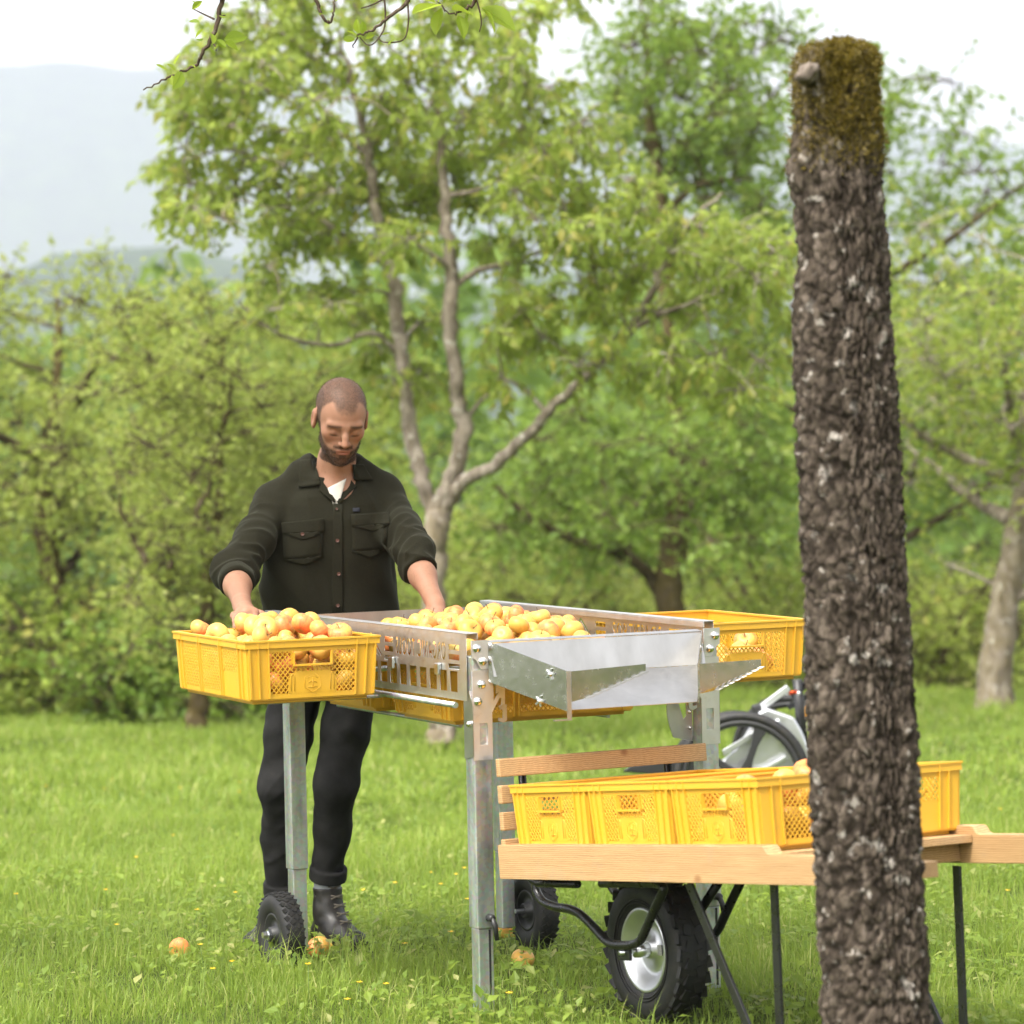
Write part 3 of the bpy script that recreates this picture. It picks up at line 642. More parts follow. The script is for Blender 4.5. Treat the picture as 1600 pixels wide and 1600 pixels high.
Lp = np.array([(1600, 1290), (1450, 1283), (1300, 1272), (1100, 1262), (1000, 1262), (900, 1257), (800, 1252), (700, 1248), (560, 1242), (480, 1240), (400, 1252), (330, 1247), (285, 1238), (255, 1233), (235, 1236), (200, 1245), (140, 1244), (105, 1241), (60, 1252)], float)
lx = []; lz = []
for py, px in Lp:
    p = at(px, py, TYN); lx.append(p.x); lz.append(p.z)
lz = np.array(lz); lx = np.array(lx); o_ = np.argsort(lz)
left = np.interp(zz, lz[o_], lx[o_]); left[zz < lz.min()] = lx[o_][0] - .10 * np.clip((lz.min() - zz[zz < lz.min()]) / lz.min(), 0, 1) ** 1.5
R = .074 + .03 * np.exp(-np.clip(zz, 0, None) / .22); cx = .768 + .010 * np.sin(zz * 1.7 + .6) - (zz - 1.2) * .030
A, Zg = np.meshgrid(an, zz); ca, sa = np.cos(A), np.sin(A)
rad = R[:, None] * (1 + .06 * np.sin(2 * A + Zg * 1.3) + .04 * np.sin(5 * A - Zg * 2.1))
want = (cx - left); wl = np.clip(-ca, 0, 1) ** 2
rad = rad * (1 - wl) + want[:, None] * wl
Pn = np.c_[ca.ravel() * .1, sa.ravel() * .1, Zg.ravel()]
Pw = Pn * np.array([58, 58, 22.]) + .55 * np.c_[vnoise(Pn * 30, 5), vnoise(Pn * 30, 6), vnoise(Pn * 30, 7)]
d1, d2, cid = worley(Pw, 4); e1, e2, cid2 = worley(Pn * np.array([130, 130, 62.]) + .4 * np.c_[vnoise(Pn * 60, 15), vnoise(Pn * 60, 16), vnoise(Pn * 60, 17)], 9)
crack = np.exp(-((d2 - d1) / .13) ** 4); crack2 = np.exp(-((e2 - e1) / .10) ** 4)
relief = (-.0065 * crack - .0025 * crack2 + .0065 * (cid - .5) + .004 * (cid2 - .5) + .0050 * fbm(Pn * np.array([110, 110, 60.]), 23, 4) + .004 * fbm(Pn * 22, 29, 2)).reshape(A.shape)
top = np.clip((zz - 2.37) / .06, 0, 1)[:, None] ** 2.2
rad = rad + relief * (1 - .5 * top)
rad = rad * np.sqrt(np.clip(1 - .92 * top ** 2, .02, 1))
V = np.c_[(cx[:, None] + ca * rad).ravel(), (TYN + .06 + sa * rad).ravel(), Zg.ravel()]
i = np.arange(nz * na).reshape(nz, na); Fq = np.stack([i[:-1], np.roll(i[:-1], -1, 1), np.roll(i[1:], -1, 1), i[1:]], -1).reshape(-1, 4)
V = np.vstack([V, [[cx[-1], TYN + .06, 2.435]]]); Ft = np.c_[i[-1], np.roll(i[-1], -1), np.full(na, nz * na)]
moss = np.clip((Zg - 2.14) / .22, 0, 1).ravel() * np.clip(.55 + .8 * vnoise(np.c_[V[:-1, 0] * 14, V[:-1, 1] * 14, V[:-1, 2] * 9], 3), 0, 1) * np.clip(1.2 + .9 * ca.ravel() * 1, .15, 1)
tr = empty('old_tree', (.768, TYN + .06, 0)); tag(tr, 'topped old tree trunk with fissured brown bark and a mossy top', 'tree', 'orchard trees')
t_ = link('trunk', np_mesh('trunk', V - np.array([.768, TYN + .06, 0]), [Fq, Ft], {'moss': np.r_[moss, 1.], 'crack': np.r_[np.clip(crack + .6 * crack2, 0, 1), 0.]}, smooth=True), M['bark_near'], tr)
mb = MB(); p = at(1250, 108, TYN - .02) - tr.location
mb.ball((0, 0, 0), .026, 24, 16, Matrix.Translation(p + Vector((.018, .0, -.006))) @ Matrix.Rotation(-.6, 4, 'Y'), (1.15, 1.0, .75))
_q = np.array(mb.v); _q = _q + .007 * np.c_[vnoise(_q * 55, 2), vnoise(_q * 55, 3), vnoise(_q * 55, 4)] + .002 * np.c_[vnoise(_q * 190, 5), vnoise(_q * 190, 6), vnoise(_q * 190, 7)]; mb.v = [tuple(v) for v in _q]
bark_mat('bark_callus', (.07, .055, .042), (.16, .13, .105), (.27, .235, .20), (.36, .33, .29), 3.0); M['stub'] = M['bark_callus']
mb.build('sawn_stub', M['stub'], tr)

# moss tufts on its crown: short dense fronds standing off the bark
r = np.random.default_rng(77); k = r.choice(nz * na, 9000, p=(moss + 1e-6) / (moss + 1e-6).sum()); nrm = np.c_[ca.ravel()[k], sa.ravel()[k], .5 + 0 * k]
V2, F2, a2, b2 = leaf_verts(V[k] + r.normal(0, .004, (len(k), 3)), r, .006 + .009 * r.random(len(k)), .4, dirs=nrm + r.normal(0, .6, nrm.shape))
leaf_mat('moss_frond', (.075, .06, .008), (.19, .14, .018), (.26, .19, .05), .25)
o = link('moss', np_mesh('moss', V2 - np.array([.768, TYN + .06, 0]), F2, {'var': a2, 'var2': b2}), M['moss_frond'], t_); o['kind'] = 'stuff'

def oval_leaves(P, r, length, aspect, dirs):
    """near leaves with a rounded outline, folded and bent along the midrib"""
    n = len(P); d = dirs / np.linalg.norm(dirs, axis=1, keepdims=True); up = r.normal(size=(n, 3)) * .6; up[:, 2] += .9
    s = np.cross(d, up); s /= np.linalg.norm(s, axis=1, keepdims=True) + 1e-9; nn = np.cross(s, d); L = np.asarray(length)[:, None]; rows = []
    ts = [(0, .02), (.12, .42), (.28, .82), (.46, 1.), (.64, .90), (.80, .60), (.92, .28), (1, .0)]; bend = r.normal(.10, .10, (n, 1))
    for t, w in ts:
        m = P + d * L * t - nn * L * bend * t * t; e = s * L * aspect * .5 * w; f = nn * L * aspect * .22 * w
        rows += [m + e + f, m, m - e + f]
    V = np.stack(rows, 1).reshape(-1, 3); k = len(ts) * 3; B = np.arange(n)[:, None] * k; F = []
    for i in range(len(ts) - 1):
        a = 3 * i; F += [B + np.array([[a, a + 1, a + 4, a + 3]]), B + np.array([[a + 1, a + 2, a + 5, a + 4]])]
    return V, [np.concatenate(F)], np.repeat(np.clip(.5 + .28 * r.normal(size=n), 0, 1), k), np.repeat(r.random(n), k)
# the tree whose twigs hang into the top of the picture: its trunk stands left of the view
r = np.random.default_rng(15); BY = 9.3; base = np.array([-2.75, BY + .2, -.03]); wd = Wood(); tw_ = Wood()
ot_ = empty('apple_tree', tuple(base)); tag(ot_, 'apple tree whose thin twigs with bright new leaves hang into the top', 'tree', 'orchard trees')
lim = smooth_path([(*(base), .15), (*(base + [.05, 0, .9]), .125), (*(base + [.1, .0, 1.9]), .11), (*(base + [.35, -.05, 2.7]), .09), (*(base + [1.0, -.1, 3.15]), .06), (*(base + [1.9, -.15, 3.25]), .04), (*(base + [2.9, -.2, 3.2]), .02)], 8)
wd.add(lim[:, :3] - base, lim[:, 3], 14, .4)
lim2 = smooth_path([(*(base + [.1, 0, 1.8]), .08), (*(base + [-.4, .1, 2.6]), .06), (*(base + [-.9, .2, 3.4]), .02)], 6); wd.add(lim2[:, :3] - base, lim2[:, 3], 10, .3)
LP, LD, LS = [], [], []
def hang(rows, rad, leaves=(), side=()):
    q = [np.array(at(px, py, BY + dy)) for px, py, dy in rows]
    j = np.argmin(np.linalg.norm(lim[:, :3] - q[0], axis=1)); q = [lim[j, :3]] + q
    s = smooth_path(q, 6) - base; s += r.normal(0, .0022, s.shape) * (np.arange(len(s)) > 6)[:, None]; tw_.add(s, np.linspace(rad * 1.6, rad * .35, len(s)), 6)
    for sd in side:
        q2 = smooth_path([np.array(at(px, py, BY + dy)) for px, py, dy in sd], 5) - base; tw_.add(q2, np.linspace(rad * .6, rad * .3, len(q2)), 5)
    for (px, py, dx, dz, L) in leaves:
        p = np.array(at(px, py, BY + r.normal(0, .01))) - base; LP.append(p); LD.append(np.array([dx, r.normal(-.2, .35), dz])); LS.append(L * 1.35)
hang([(352, -30, 0), (345, 5, 0), (335, 50, 0), (318, 78, 0), (306, 100, .02), (285, 112, .02), (258, 124, .02), (225, 140, .03)], .0055,
     [(300, 15, .6, .5, .028), (312, 10, -.5, .4, .024), (312, 35, -.7, .1, .026), (318, 45, -.4, -.5, .026), (330, 52, .3, -.8, .03), (338, 62, .5, -.4, .026), (318, 60, -.8, -.2, .022), (350, 62, .9, .2, .05), (349, 66, .8, -.4, .04), (345, 68, -.4, -.4, .025),
      (325, 72, .4, -.7, .03), (272, 102, .5, .8, .032), (275, 112, -.6, .5, .028), (284, 112, -.3, -.8, .05), (262, 110, -.8, .2, .03), (268, 118, .3, -.8, .03), (342, 24, .8, -.1, .018), (296, 100, .6, -.3, .018)],
     [[(335, 30, 0), (318, 22, .01), (302, 14, .02)], [(328, 62, 0), (336, 72, -.01), (338, 80, -.01)], [(340, 14, 0), (345, 24, 0), (352, 24, .01)]])
hang([(500, -40, 0), (494, -5, 0), (498, 15, 0), (512, 36, 0), (520, 26, 0), (523, 5, 0), (520, -8, .01)], .0045, [(524, 2, .5, .3, .02), (505, 24, -.5, .2, .012)], [])
hang([(645, -40, 0), (638, 0, 0), (612, 24, 0), (585, 45, 0), (562, 54, 0), (550, 74, .01)], .005,
     [(560, 58, -.6, .4, .03), (555, 62, -.8, 0, .026), (562, 52, -.2, .8, .035), (566, 54, .1, .9, .028), (596, 55, .8, .2, .022), (614, 62, -.3, -.4, .018), (585, 55, -.8, -.2, .022)],
     [[(600, -5, 0), (602, 20, 0), (600, 45, 0), (586, 66, 0), (574, 70, 0), (562, 58, 0)], [(637, 5, 0), (638, 35, 0), (630, 62, 0), (600, 66, 0), (590, 58, 0)], [(600, -2, 0), (580, 8, 0), (564, 13, 0)]])
hang([(752, -40, 0), (742, 0, 0), (728, 14, 0), (712, 21, 0), (696, 18, 0)], .005,
     [(690, 8, -.9, -.35, .085), (690, 12, -.2, -.95, .06), (684, 6, .3, .6, .05), (692, 6, .5, .5, .05), (706, 16, .8, -.1, .07), (735, 14, -.3, -.9, .035), (752, 12, .9, -.5, .085), (756, 16, .5, -.8, .06), (742, 0, .9, .1, .05), (700, 4, .9, .25, .06), (716, 24, .3, -.7, .05), (680, 4, -.8, .3, .05)],
     [[(744, -2, 0), (750, 20, 0), (752, 36, 0), (749, 50, 0)], [(696, 18, 0), (690, 8, 0), (682, 2, 0)]])
wd.build('trunk', M['bark_grey'], ot_, .01, 9)
for k in range(70):                                             # the rest of the crown, above and beside the view
    j = r.integers(20, len(lim)) if k % 3 else -1; c = (lim[j, :3] if j > 0 else lim2[r.integers(4, len(lim2)), :3]) - base + np.array([r.normal(0, .2) - .1, r.normal(0, .35), .25 + abs(r.normal(0, .3))])
    p, d, s = twig_leaves(c, r, 6, .28, 7, .06, .5, .2, tw_, .25)
    m_ = (p + base)[:, 2] > 2.85; LP += list(p[m_]); LD += list(d[m_]); LS += list(s[m_])
V, Fc, va, vb = oval_leaves(np.array(LP), r, np.array(LS), .56, np.array(LD))
cr = link('crown', np_mesh('crown', V, Fc, {'var': va, 'var2': vb * .85}), M['fresh_leaf'], ot_); tw_.build('twigs', M['twig_bark'], cr)['kind'] = 'stuff'

# ------------------------------------------------------------------ fruit crate: one design, copied for every crate
CW, CL, CH = .40, .60, .17
def lattice(mb, u0, u1, z0, z1, pitch=.0145, w=.0030, t=.0016):
    """diagonal bars in both directions filling a rectangle of the plane y = 0"""
    k = 1.15                                                     # rise per run of a bar
    for sgn in (1, -1):
        c = -(u1 - u0) * k - .01
        while c < (z1 - z0) + (u1 - u0) * k + .01:
            # z = z0 + c + sgn*k*(u-uref)
            ur = u0 if sgn > 0 else u1; pts = []
            f = lambda u: z0 + c + k * abs(u - ur)
            a_, b_ = u0, u1
            # clip
            lo = ur; hi = u1 if sgn > 0 else u0
            t0 = max(0, (z0 - (z0 + c)) / k); t1 = min(u1 - u0, (z1 - (z0 + c)) / k)
            if t1 - t0 > .003:
                p = (ur + sgn * t0, 0, z0 + c + k * t0); q = (ur + sgn * t1, 0, z0 + c + k * t1)
                mb.bar((p[0], .0004 * sgn, p[2]), (q[0], .0004 * sgn, q[2]), w, t, up=(0, 1, 0))
            c += pitch * k
def taper(mb):
    for i, (x_, y_, z_) in enumerate(mb.v):
        k = 1 - .045 * (1 - max(z_, 0) / CH); mb.v[i] = (x_ * k, y_ * (1 - .03 * (1 - max(z_, 0) / CH)), z_)
    return mb
def place_wall(mb, side):
    """wall coordinates (u, outward -y, z) to crate coordinates"""
    R = {'front': (0, -CL / 2), 'back': (math.pi, -CL / 2), 'left': (-math.pi / 2, -CW / 2), 'right': (math.pi / 2, -CW / 2)}[side]
    T = Matrix.Rotation(R[0], 4, 'Z') @ Matrix.Translation((0, R[1], 0)); mb.v = [tuple(T @ Vector(p)) for p in mb.v]; return taper(mb)
def short_wall():
    s = MB(); l = MB(); T = (.000, .003)
    for sg in (-1, 1):
        s.box(*sorted((sg * .197, sg * .133)), *T, .004, .150)
        for u in (.166, .135): s.box(*sorted((sg * u - .0018, sg * u + .0018)), -.006, 0, .006, .150)
        s.box(*sorted((sg * .196, sg * .190)), -.005, 0, .006, .150)
        lattice(l, *sorted((sg * .132, sg * .066)), .018, .136)
        s.box(*sorted((sg * .066, sg * .060)), *T, .100, .136); s.box(*sorted((sg * .060, sg * .056)), -.007, .005, .098, .134)
        # the upside-down U slots beside the emblem
        s.tube([(sg * .062 + dx, -.0012, z) for dx, z in ((-.0055, .024), (-.0055, .066), (-.003, .071), (0, .0725), (.003, .071), (.0055, .066), (.0055, .024))], .0011, 5)
    s.box(-.133, .133, *T, .004, .018); s.box(-.133, .133, *T, .136, .150); s.box(-.060, .060, -.008, .006, .094, .099)
    lattice(l, -.066, .066, .078, .094)
    s.prism([(-.076, .018), (.076, .018), (.076, .050), (.068, .072), (.050, .079), (-.050, .079), (-.068, .072), (-.076, .050)], .0035, Matrix.Translation((0, -.0005, 0)))
    return s, l
def long_wall():
    s = MB(); l = MB(); T = (.000, .003)
    for sg in (-1, 1):
        s.box(*sorted((sg * .297, sg * .236)), *T, .004, .150)
        for u in (.266, .238, .082, .098): s.box(*sorted((sg * u - .0018, sg * u + .0018)), -.006, 0, .006, .150)
        s.box(*sorted((sg * .100, sg * .080)), *T, .018, .136)
    s.box(-.236, .236, *T, .004, .018); s.box(-.236, .236, *T, .136, .150)
    lattice(l, -.080, .080, .018, .136); lattice(l, -.236, -.100, .018, .136); lattice(l, .100, .236, .080, .136)
    s.prism([(.100, .018), (.236, .018), (.236, .072), (.226, .081), (.112, .081), (.100, .072)], .003)
    return s, l
def make_crate():
    c = empty('fruit_crate'); W = [('front', short_wall), ('back', short_wall), ('left', long_wall), ('right', long_wall)]
    for side, fn in W:
        s, l = fn(); p = place_wall(s, side).build('side_panel', M['crate'], c); place_wall(l, side).build('lattice', M['crate'], p)
    r = MB(); hx, hy = CW / 2, CL / 2
    for (o, z0, z1, inn) in ((.0045, .148, .169, .0032), (.0072, .1655, .1705, .008)):
        r.box(-hx - o, hx + o, -hy - o, -hy + inn, z0, z1); r.box(-hx - o, hx + o, hy - inn, hy + o, z0, z1)
        r.box(-hx - o, -hx + inn, -hy + inn, hy - inn, z0, z1); r.box(hx - inn, hx + o, -hy + inn, hy - inn, z0, z1)
    for sg in (-1, 1):
        for u in (.166, .135): r.box(*sorted((sg * u - .0018, sg * u + .0018)), -hy - .0066, -hy - .0045, .148, .1655)
    for k in (-.238, -.09, .09, .238):
        for sg in (-1, 1): r.box(*sorted((sg * (hx + .0045), sg * (hx + .0066))), k - .002, k + .002, .148, .1655)
    r.build('rim', M['crate'], c)
    b = taper(MB().box(-hx + .003, hx - .003, -hy + .003, hy - .003, 0, .004)); b.build('floor_panel', M['crate'], c)
    MB().box(-hx + .026, hx - .026, -hy + .026, hy - .026, -.010, -.0002).build('foot', M['crate'], c, .002)
    # raised hexagon emblem with a small tree on the front
    e = MB(); y = -CL / 2 * (1 - .03 * .72) - .0012; kx = 1 - .045 * .72
    hexa = [(.028 * math.sin(a * math.pi / 3), .047 + .029 * math.cos(a * math.pi / 3)) for a in range(7)]
    e.tube([(u * kx, y, z) for u, z in hexa], .0008, 4)
    for pl in ([(0, .030), (0, .060)], [(-.013, .045), (-.006, .050), (0, .047)], [(.013, .045), (.006, .050), (0, .047)], [(-.016, .058), (-.008, .063), (0, .066), (.008, .063), (.016, .058)], [(-.014, .034), (.014, .034)]):
        e.tube([(u * kx, y, z) for u, z in pl], .0008, 4)
    e.build('emblem', M['crate'], c)
    return c
crate0 = make_crate()
_cn = [0]
def crate(loc, rz, label, mat=None, group='yellow fruit crates'):
    o = crate0 if _cn[0] == 0 else copy_tree(crate0); _cn[0] += 1
    if mat is not None: o.matrix_world = mat
    else: o.location = loc; o.rotation_euler = (0, 0, rz)
    tag(o, label, 'crate', group); return Matrix(mat) if mat is not None else Matrix.Translation(loc) @ Matrix.Rotation(rz, 4, 'Z')
def corner_frame(c, th, sx):
    e1 = Vector((math.cos(th), math.sin(th), 0)); e2 = Vector((-math.sin(th), math.cos(th), 0)); return Vector((*c, 0)) + e1 * (.2 * sx) + e2 * .3
LC = corner_frame((-.752, 9.30), .436, 1); RC = corner_frame((.866, 9.90), .44, -1)
mat_left = crate((LC.x, LC.y, .856), .436, 'yellow plastic crate heaped with apples on the arm left of the table')
mat_right = crate((RC.x, RC.y, .852), .44, 'nearly empty yellow plastic crate on the arm right of the table')

# ------------------------------------------------------------------ apples
def apple_mesh(seed, n=18, m=12):
    r = random.Random(seed); mb = MB(); prof = []
    for i in range(m + 1):
        t = math.pi * i / m; R = math.sin(t); z = -math.cos(t)
        rr = R * (1 + .06 * math.sin(t) - .07 * z * -1 * .5); zz = z * .86
        zz -= .30 * math.exp(-(R / .34) ** 2) * (1 if z > 0 else -.62); prof.append((max(rr, .002), zz))
    mb.lathe(prof, n); ph = r.random() * 6.28; sq = .01 + .025 * r.random(); lean = r.uniform(-.06, .06)
    mb.v = [(x_ * (1 + sq * math.cos(2 * math.atan2(y_, x_) + ph) + .018 * math.cos(5 * math.atan2(y_, x_) + ph)), y_ * (1 + sq * math.cos(2 * math.atan2(y_, x_) + ph)) , z_ + lean * x_) for x_, y_, z_ in mb.v]
    mb.v = [tuple(c * .034 for c in p) for p in mb.v]
    me = mb.mesh('apple'); me.materials.append(M['apple']); return me
apple_me = [apple_mesh(k) for k in range(4)]
stem_me = MB().tube([(0, 0, .020), (.001, 0, .029), (.004, .001, .037)], [.0012, .0010, .0015], 5).mesh('stem'); stem_me.materials.append(M['apple_stem'])
arng = random.Random(5); _an = [0]
def apple(p, r, label, group, up=None):
    o = bpy.data.objects.new('apple', apple_me[_an[0] % 4]); COL.objects.link(o); _an[0] += 1
    o.location = p; s = r / .034; o.scale = (s, s, s)
    q = up if up is not None else (arng.gauss(0, .8), arng.gauss(0, .8), arng.random() * 6.28); o.rotation_euler = q
    tag(o, label, 'apple', group)
    st = bpy.data.objects.new('stem', stem_me); COL.objects.link(st); st.parent = o
    return o
def pile(n, x0, x1, y0, y1, z0, zmax, seed, tries=26, rmin=.0305, rmax=.038, bias=None, mask=None, cap=None):
    """drop spheres one by one onto the lowest free place; returns (x, y, z, r)"""
    r = np.random.default_rng(seed); S = np.zeros((0, 4))
    for _ in range(n):
        R = rmin + (rmax - rmin) * r.random(); X = x0 + R + (x1 - x0 - 2 * R) * r.random(tries); Y = y0 + R + (y1 - y0 - 2 * R) * r.random(tries); best = None
        for a, b in zip(X, Y):
            z = z0 + R
            if mask and not mask(a, b): continue
            if len(S):
                d2 = (S[:, 0] - a) ** 2 + (S[:, 1] - b) ** 2; rr = (S[:, 3] + R) ** 2; k = d2 < rr
                if k.any(): z = max(z, float((S[k, 2] + np.sqrt(rr[k] - d2[k])).max()))
            cost = z - (bias(a, b) if bias else 0)
            if best is None or cost < best[0]: best = (cost, a, b, z)
        if best is not None and best[3] + R < (cap(best[1], best[2]) if cap else zmax): S = np.vstack([S, [best[1], best[2], best[3], R]])
    return S
def fill(S, T, label, group):
    for a, b, z, R in S: apple(T @ Vector((a, b, z)), R * .985, label, group)
S = pile(150, -.185, .185, -.283, .283, .005, .262, 6, 30, bias=lambda a, b: .03 * math.exp(-((a - .08) ** 2 / .02 + (b - .05) ** 2 / .06)), cap=lambda a, b: .194 + .046 * math.exp(-((a - .06) ** 2 / .05 + (b - .06) ** 2 / .10)))
fill(S, mat_left, 'yellow and red apple heaped in the crate left of the table', 'apples in the heaped crate')
S = pile(14, -.18, .18, -.28, .0, .005, .2, 4); fill(S, mat_right, 'apple lying in the nearly empty crate right of the table', 'apples in the nearly empty crate')
for k, (px, py, lb) in enumerate([(281, 1483, 'windfall apple in the grass left of the small wheel'), (497, 1443, 'windfall apple beside the black boot'), (521, 1472, 'half-hidden windfall apple in front of the boot tip'),
                                  (817, 1498, 'windfall apple in the grass between table leg and barrow wheel'), (792, 1452, 'windfall apple in the grass beside the rear right table wheel')]):
    p = at_z(px, py, .03)
    for _ in range(4): p = at_z(px, py, float(ground_z(p.x, p.y)) + (.034, .052, .030, .034, .026)[k])
    if k == 1: p = at(px, py, 10.50); p.z = float(ground_z(p.x, p.y)) + .040
    apple(p, .035, lb, 'windfall apples')

# ------------------------------------------------------------------ sorting table
TH = .463; TO = Vector((-.105, 9.14, 0)); TW, TLEN, TRAIL = .72, 1.31, 1.45
TM = Matrix.Translation(TO) @ Matrix.Rotation(TH, 4, 'Z')
tb = empty('sorting_table', TO, TH); tag(tb, 'sheet steel apple sorting table on four square legs, two with small wheels', 'table')
LW = .027
def square_tube(mb, cx, cy, h, z0, z1, t=0): return mb.box(cx - h, cx + h, cy - h, cy + h, z0, z1)
for (lx_, ly_, front, z_top, z_mid) in ((0, 0, 1, .985, .235), (TW, 0, 1, .985, .235), (0, TLEN, 0, .90, .25), (TW, TLEN, 0, .90, .25)):
    lg = square_tube(MB(), lx_, ly_, LW, z_mid, z_top).build('leg', M['galv'], tb, .003)
    inn = square_tube(MB(), lx_, ly_, LW - .004, .0 if front else .004, z_mid - .0005).build('inner_tube', M['galv'], lg, .003)
    if front:
        MB().box(lx_ + .008, lx_ + .014, ly_ - LW + .0025, ly_ - LW + .0045, .01, z_mid - .004).build('slot', M['black_plastic'], lg)
        c = MB(); c.lathe([(.001, 0), (.011, 0), (.011, .022), (.008, .026), (.001, .026)], 12, Matrix.Translation((lx_ + .008, ly_ - LW, .265)) @ Matrix.Rotation(math.pi / 2, 4, 'X'))
        c.tube([(lx_ + .008, ly_ - LW - .018, .266), (lx_ + .014, ly_ - LW - .026, .245), (lx_ + .018, ly_ - LW - .028, .205)], [.0085, .008, .006], 8)
        c.build('clamp_lever', M['black_plastic'], lg)
    else:
        sg = -1 if lx_ == 0 else 1
        wl_ = empty('caster_wheel', (lx_ + sg * .078, ly_ - .045, .128 - .068)); wl_.scale = (1.32, 1.27, 1.27); wl_.parent = tb
        RY = Matrix.Rotation(math.pi / 2, 4, 'Y')
        t_ = MB(); pr = [(.052, -.020), (.060, -.026), (.078, -.0275), (.091, -.024), (.098, -.016), (.1005, -.006), (.1005, .006), (.098, .016), (.091, .024), (.078, .0275), (.060, .026), (.052, .020)]
        t_.lathe(pr, 40, RY)
        for k in range(30):                                      # diamond tread blocks
            for row, (w0, off) in enumerate(((-.017, 0), (-.006, .5), (.006, 0), (.017, .5))):
                a = (k + off) * 2 * math.pi / 30; rr = .1005 - (.0025 if abs(w0) > .01 else 0); T = Matrix.Rotation(a, 4, 'X') @ Matrix.Translation((w0, 0, rr)) @ Matrix.Rotation(math.pi / 4 + (.25 if w0 > 0 else -.25), 4, 'Z')
                t_.box(-.0054, .0054, -.0054, .0054, -.002, .0014, T)
        t_.build('tyre', M['rubber'], wl_)
        h = MB(); h.lathe([(.001, -.012), (.014, -.030), (.018, -.028), (.020, -.014), (.040, -.012), (.046, -.022), (.052, -.021), (.053, .0), (.052, .021), (.020, .012), (.018, .028), (.001, .030)], 28, RY)
        h.build('rim', M['black_plastic'], wl_)
        a_ = MB(); a_.lathe([(.001, -.046), (.008, -.046), (.009, -.034), (.014, -.034), (.014, -.029), (.006, -.029), (.006, .05), (.001, .05)], 8, RY if sg < 0 else Matrix.Rotation(-math.pi / 2, 4, 'Y'), smooth=False); a_.build('axle_bolt', M['zinc'], wl_)

# side plates with laser-cut slots, lettering and a mountain emblem
def text_splines(s, width, height):
    c = bpy.data.curves.new('lettering', 'FONT'); c.body = s; c.size = 1.0; c.space_character = 1.22; o = bpy.data.objects.new('lettering', c); COL.objects.link(o)
    dg = bpy.context.evaluated_depsgraph_get(); cu = o.to_curve(dg, apply_modifiers=False); polys = []
    for sp in cu.splines:
        if sp.type == 'BEZIER':
            pts = []; bp = sp.bezier_points; n = len(bp)
            for i in range(n):
                p0, h0, h1, p1 = bp[i].co, bp[i].handle_right, bp[(i + 1) % n].handle_left, bp[(i + 1) % n].co
                st = (p1 - p0).cross(h0 - p0).length < 1e-6 and (p1 - p0).cross(h1 - p0).length < 1e-6
                for t in ([0] if st else [0, .25, .5, .75]): pts.append(((1 - t) ** 3 * p0 + 3 * (1 - t) ** 2 * t * h0 + 3 * (1 - t) * t * t * h1 + t ** 3 * p1))
            polys.append([(p.x, p.y) for p in pts])
        else: polys.append([(p.co.x, p.co.y) for p in sp.points])
    o.to_curve_clear(); bpy.data.objects.remove(o); bpy.data.curves.remove(c)
    A = np.concatenate([np.array(p) for p in polys]); lo, hi = A.min(0), A.max(0)
    polys = [[((x_ - lo[0]) / (hi[0] - lo[0]) * width, (y_ - lo[1]) / (hi[1] - lo[1]) * height) for x_, y_ in p] for p in polys]
    def grow(p, k=.0011):
        A_ = np.array(p); t_ = np.roll(A_, -1, 0) - np.roll(A_, 1, 0); t_ /= np.linalg.norm(t_, axis=1, keepdims=True) + 1e-9; return [tuple(q) for q in A_ + sgn * k * np.c_[t_[:, 1], -t_[:, 0]]]
    big = max(polys, key=lambda p: np.ptp(np.array(p)[:, 0])); B_ = np.array(big); sgn = np.sign((B_[:, 0] * np.roll(B_[:, 1], -1) - B_[:, 1] * np.roll(B_[:, 0], -1)).sum())
    return [grow(p) for p in polys]
    return [[((x_ - lo[0]) / (hi[0] - lo[0]) * width, (y_ - lo[1]) / (hi[1] - lo[1]) * height) for x_, y_ in p] for p in polys]
def plate_mesh(name, loops, t):
    """flat plate in the xz plane: loops are filled by the even-odd rule, thickness t along y"""
    cu = bpy.data.curves.new(name, 'CURVE'); cu.dimensions = '2D'; cu.fill_mode = 'BOTH'; cu.extrude = t / 2
    for lp in loops:
        sp = cu.splines.new('POLY'); sp.points.add(len(lp) - 1); sp.use_cyclic_u = True
        for i, (x_, y_) in enumerate(lp): sp.points[i].co = (x_, y_, 0, 1)
    o = bpy.data.objects.new(name, cu); COL.objects.link(o); dg = bpy.context.evaluated_depsgraph_get()
    me = bpy.data.meshes.new_from_object(o.evaluated_get(dg)); bpy.data.objects.remove(o); bpy.data.curves.remove(cu)
    me.name = name; me.transform(Matrix.Rotation(math.pi / 2, 4, 'X')); me.update(); return me
def rect(x0, x1, z0, z1): return [(x0, z0), (x1, z0), (x1, z1), (x0, z1)]
PB, PT = .862, 1.046
loops = [rect(.0, TRAIL, PB, PT)]; bridges = MB()
def slots3(x0, x1, rows=(1.006, .979, .952)):
    for z in rows: loops.append(rect(x0, x1, z - .008, z + .008))
def lettering(s, x0, w, z0, h):
    for p in text_splines(s, w, h):
        q = [(x_ + x0, y_ + z0) for x_, y_ in p]; loops.append(q)
        A = np.array(q)
        if A[:, 1].max() < z0 + h * .97 and A[:, 1].min() > z0 + h * .05:          # a counter: tie it to the plate
            c = A.mean(0); bridges.box(c[0] - .0012, c[0] + .0012, -.0008, .0008, A[:, 1].max() - .001, z0 + h + .001)
slots3(.045, .115); lettering('ORGANIC TOOLS', .135, .33, .968, .048); slots3(.485, .545); slots3(.735, .80, (1.006, .979)); lettering('SORTIERLOS', .845, .30, .968, .048); slots3(1.19, 1.30)
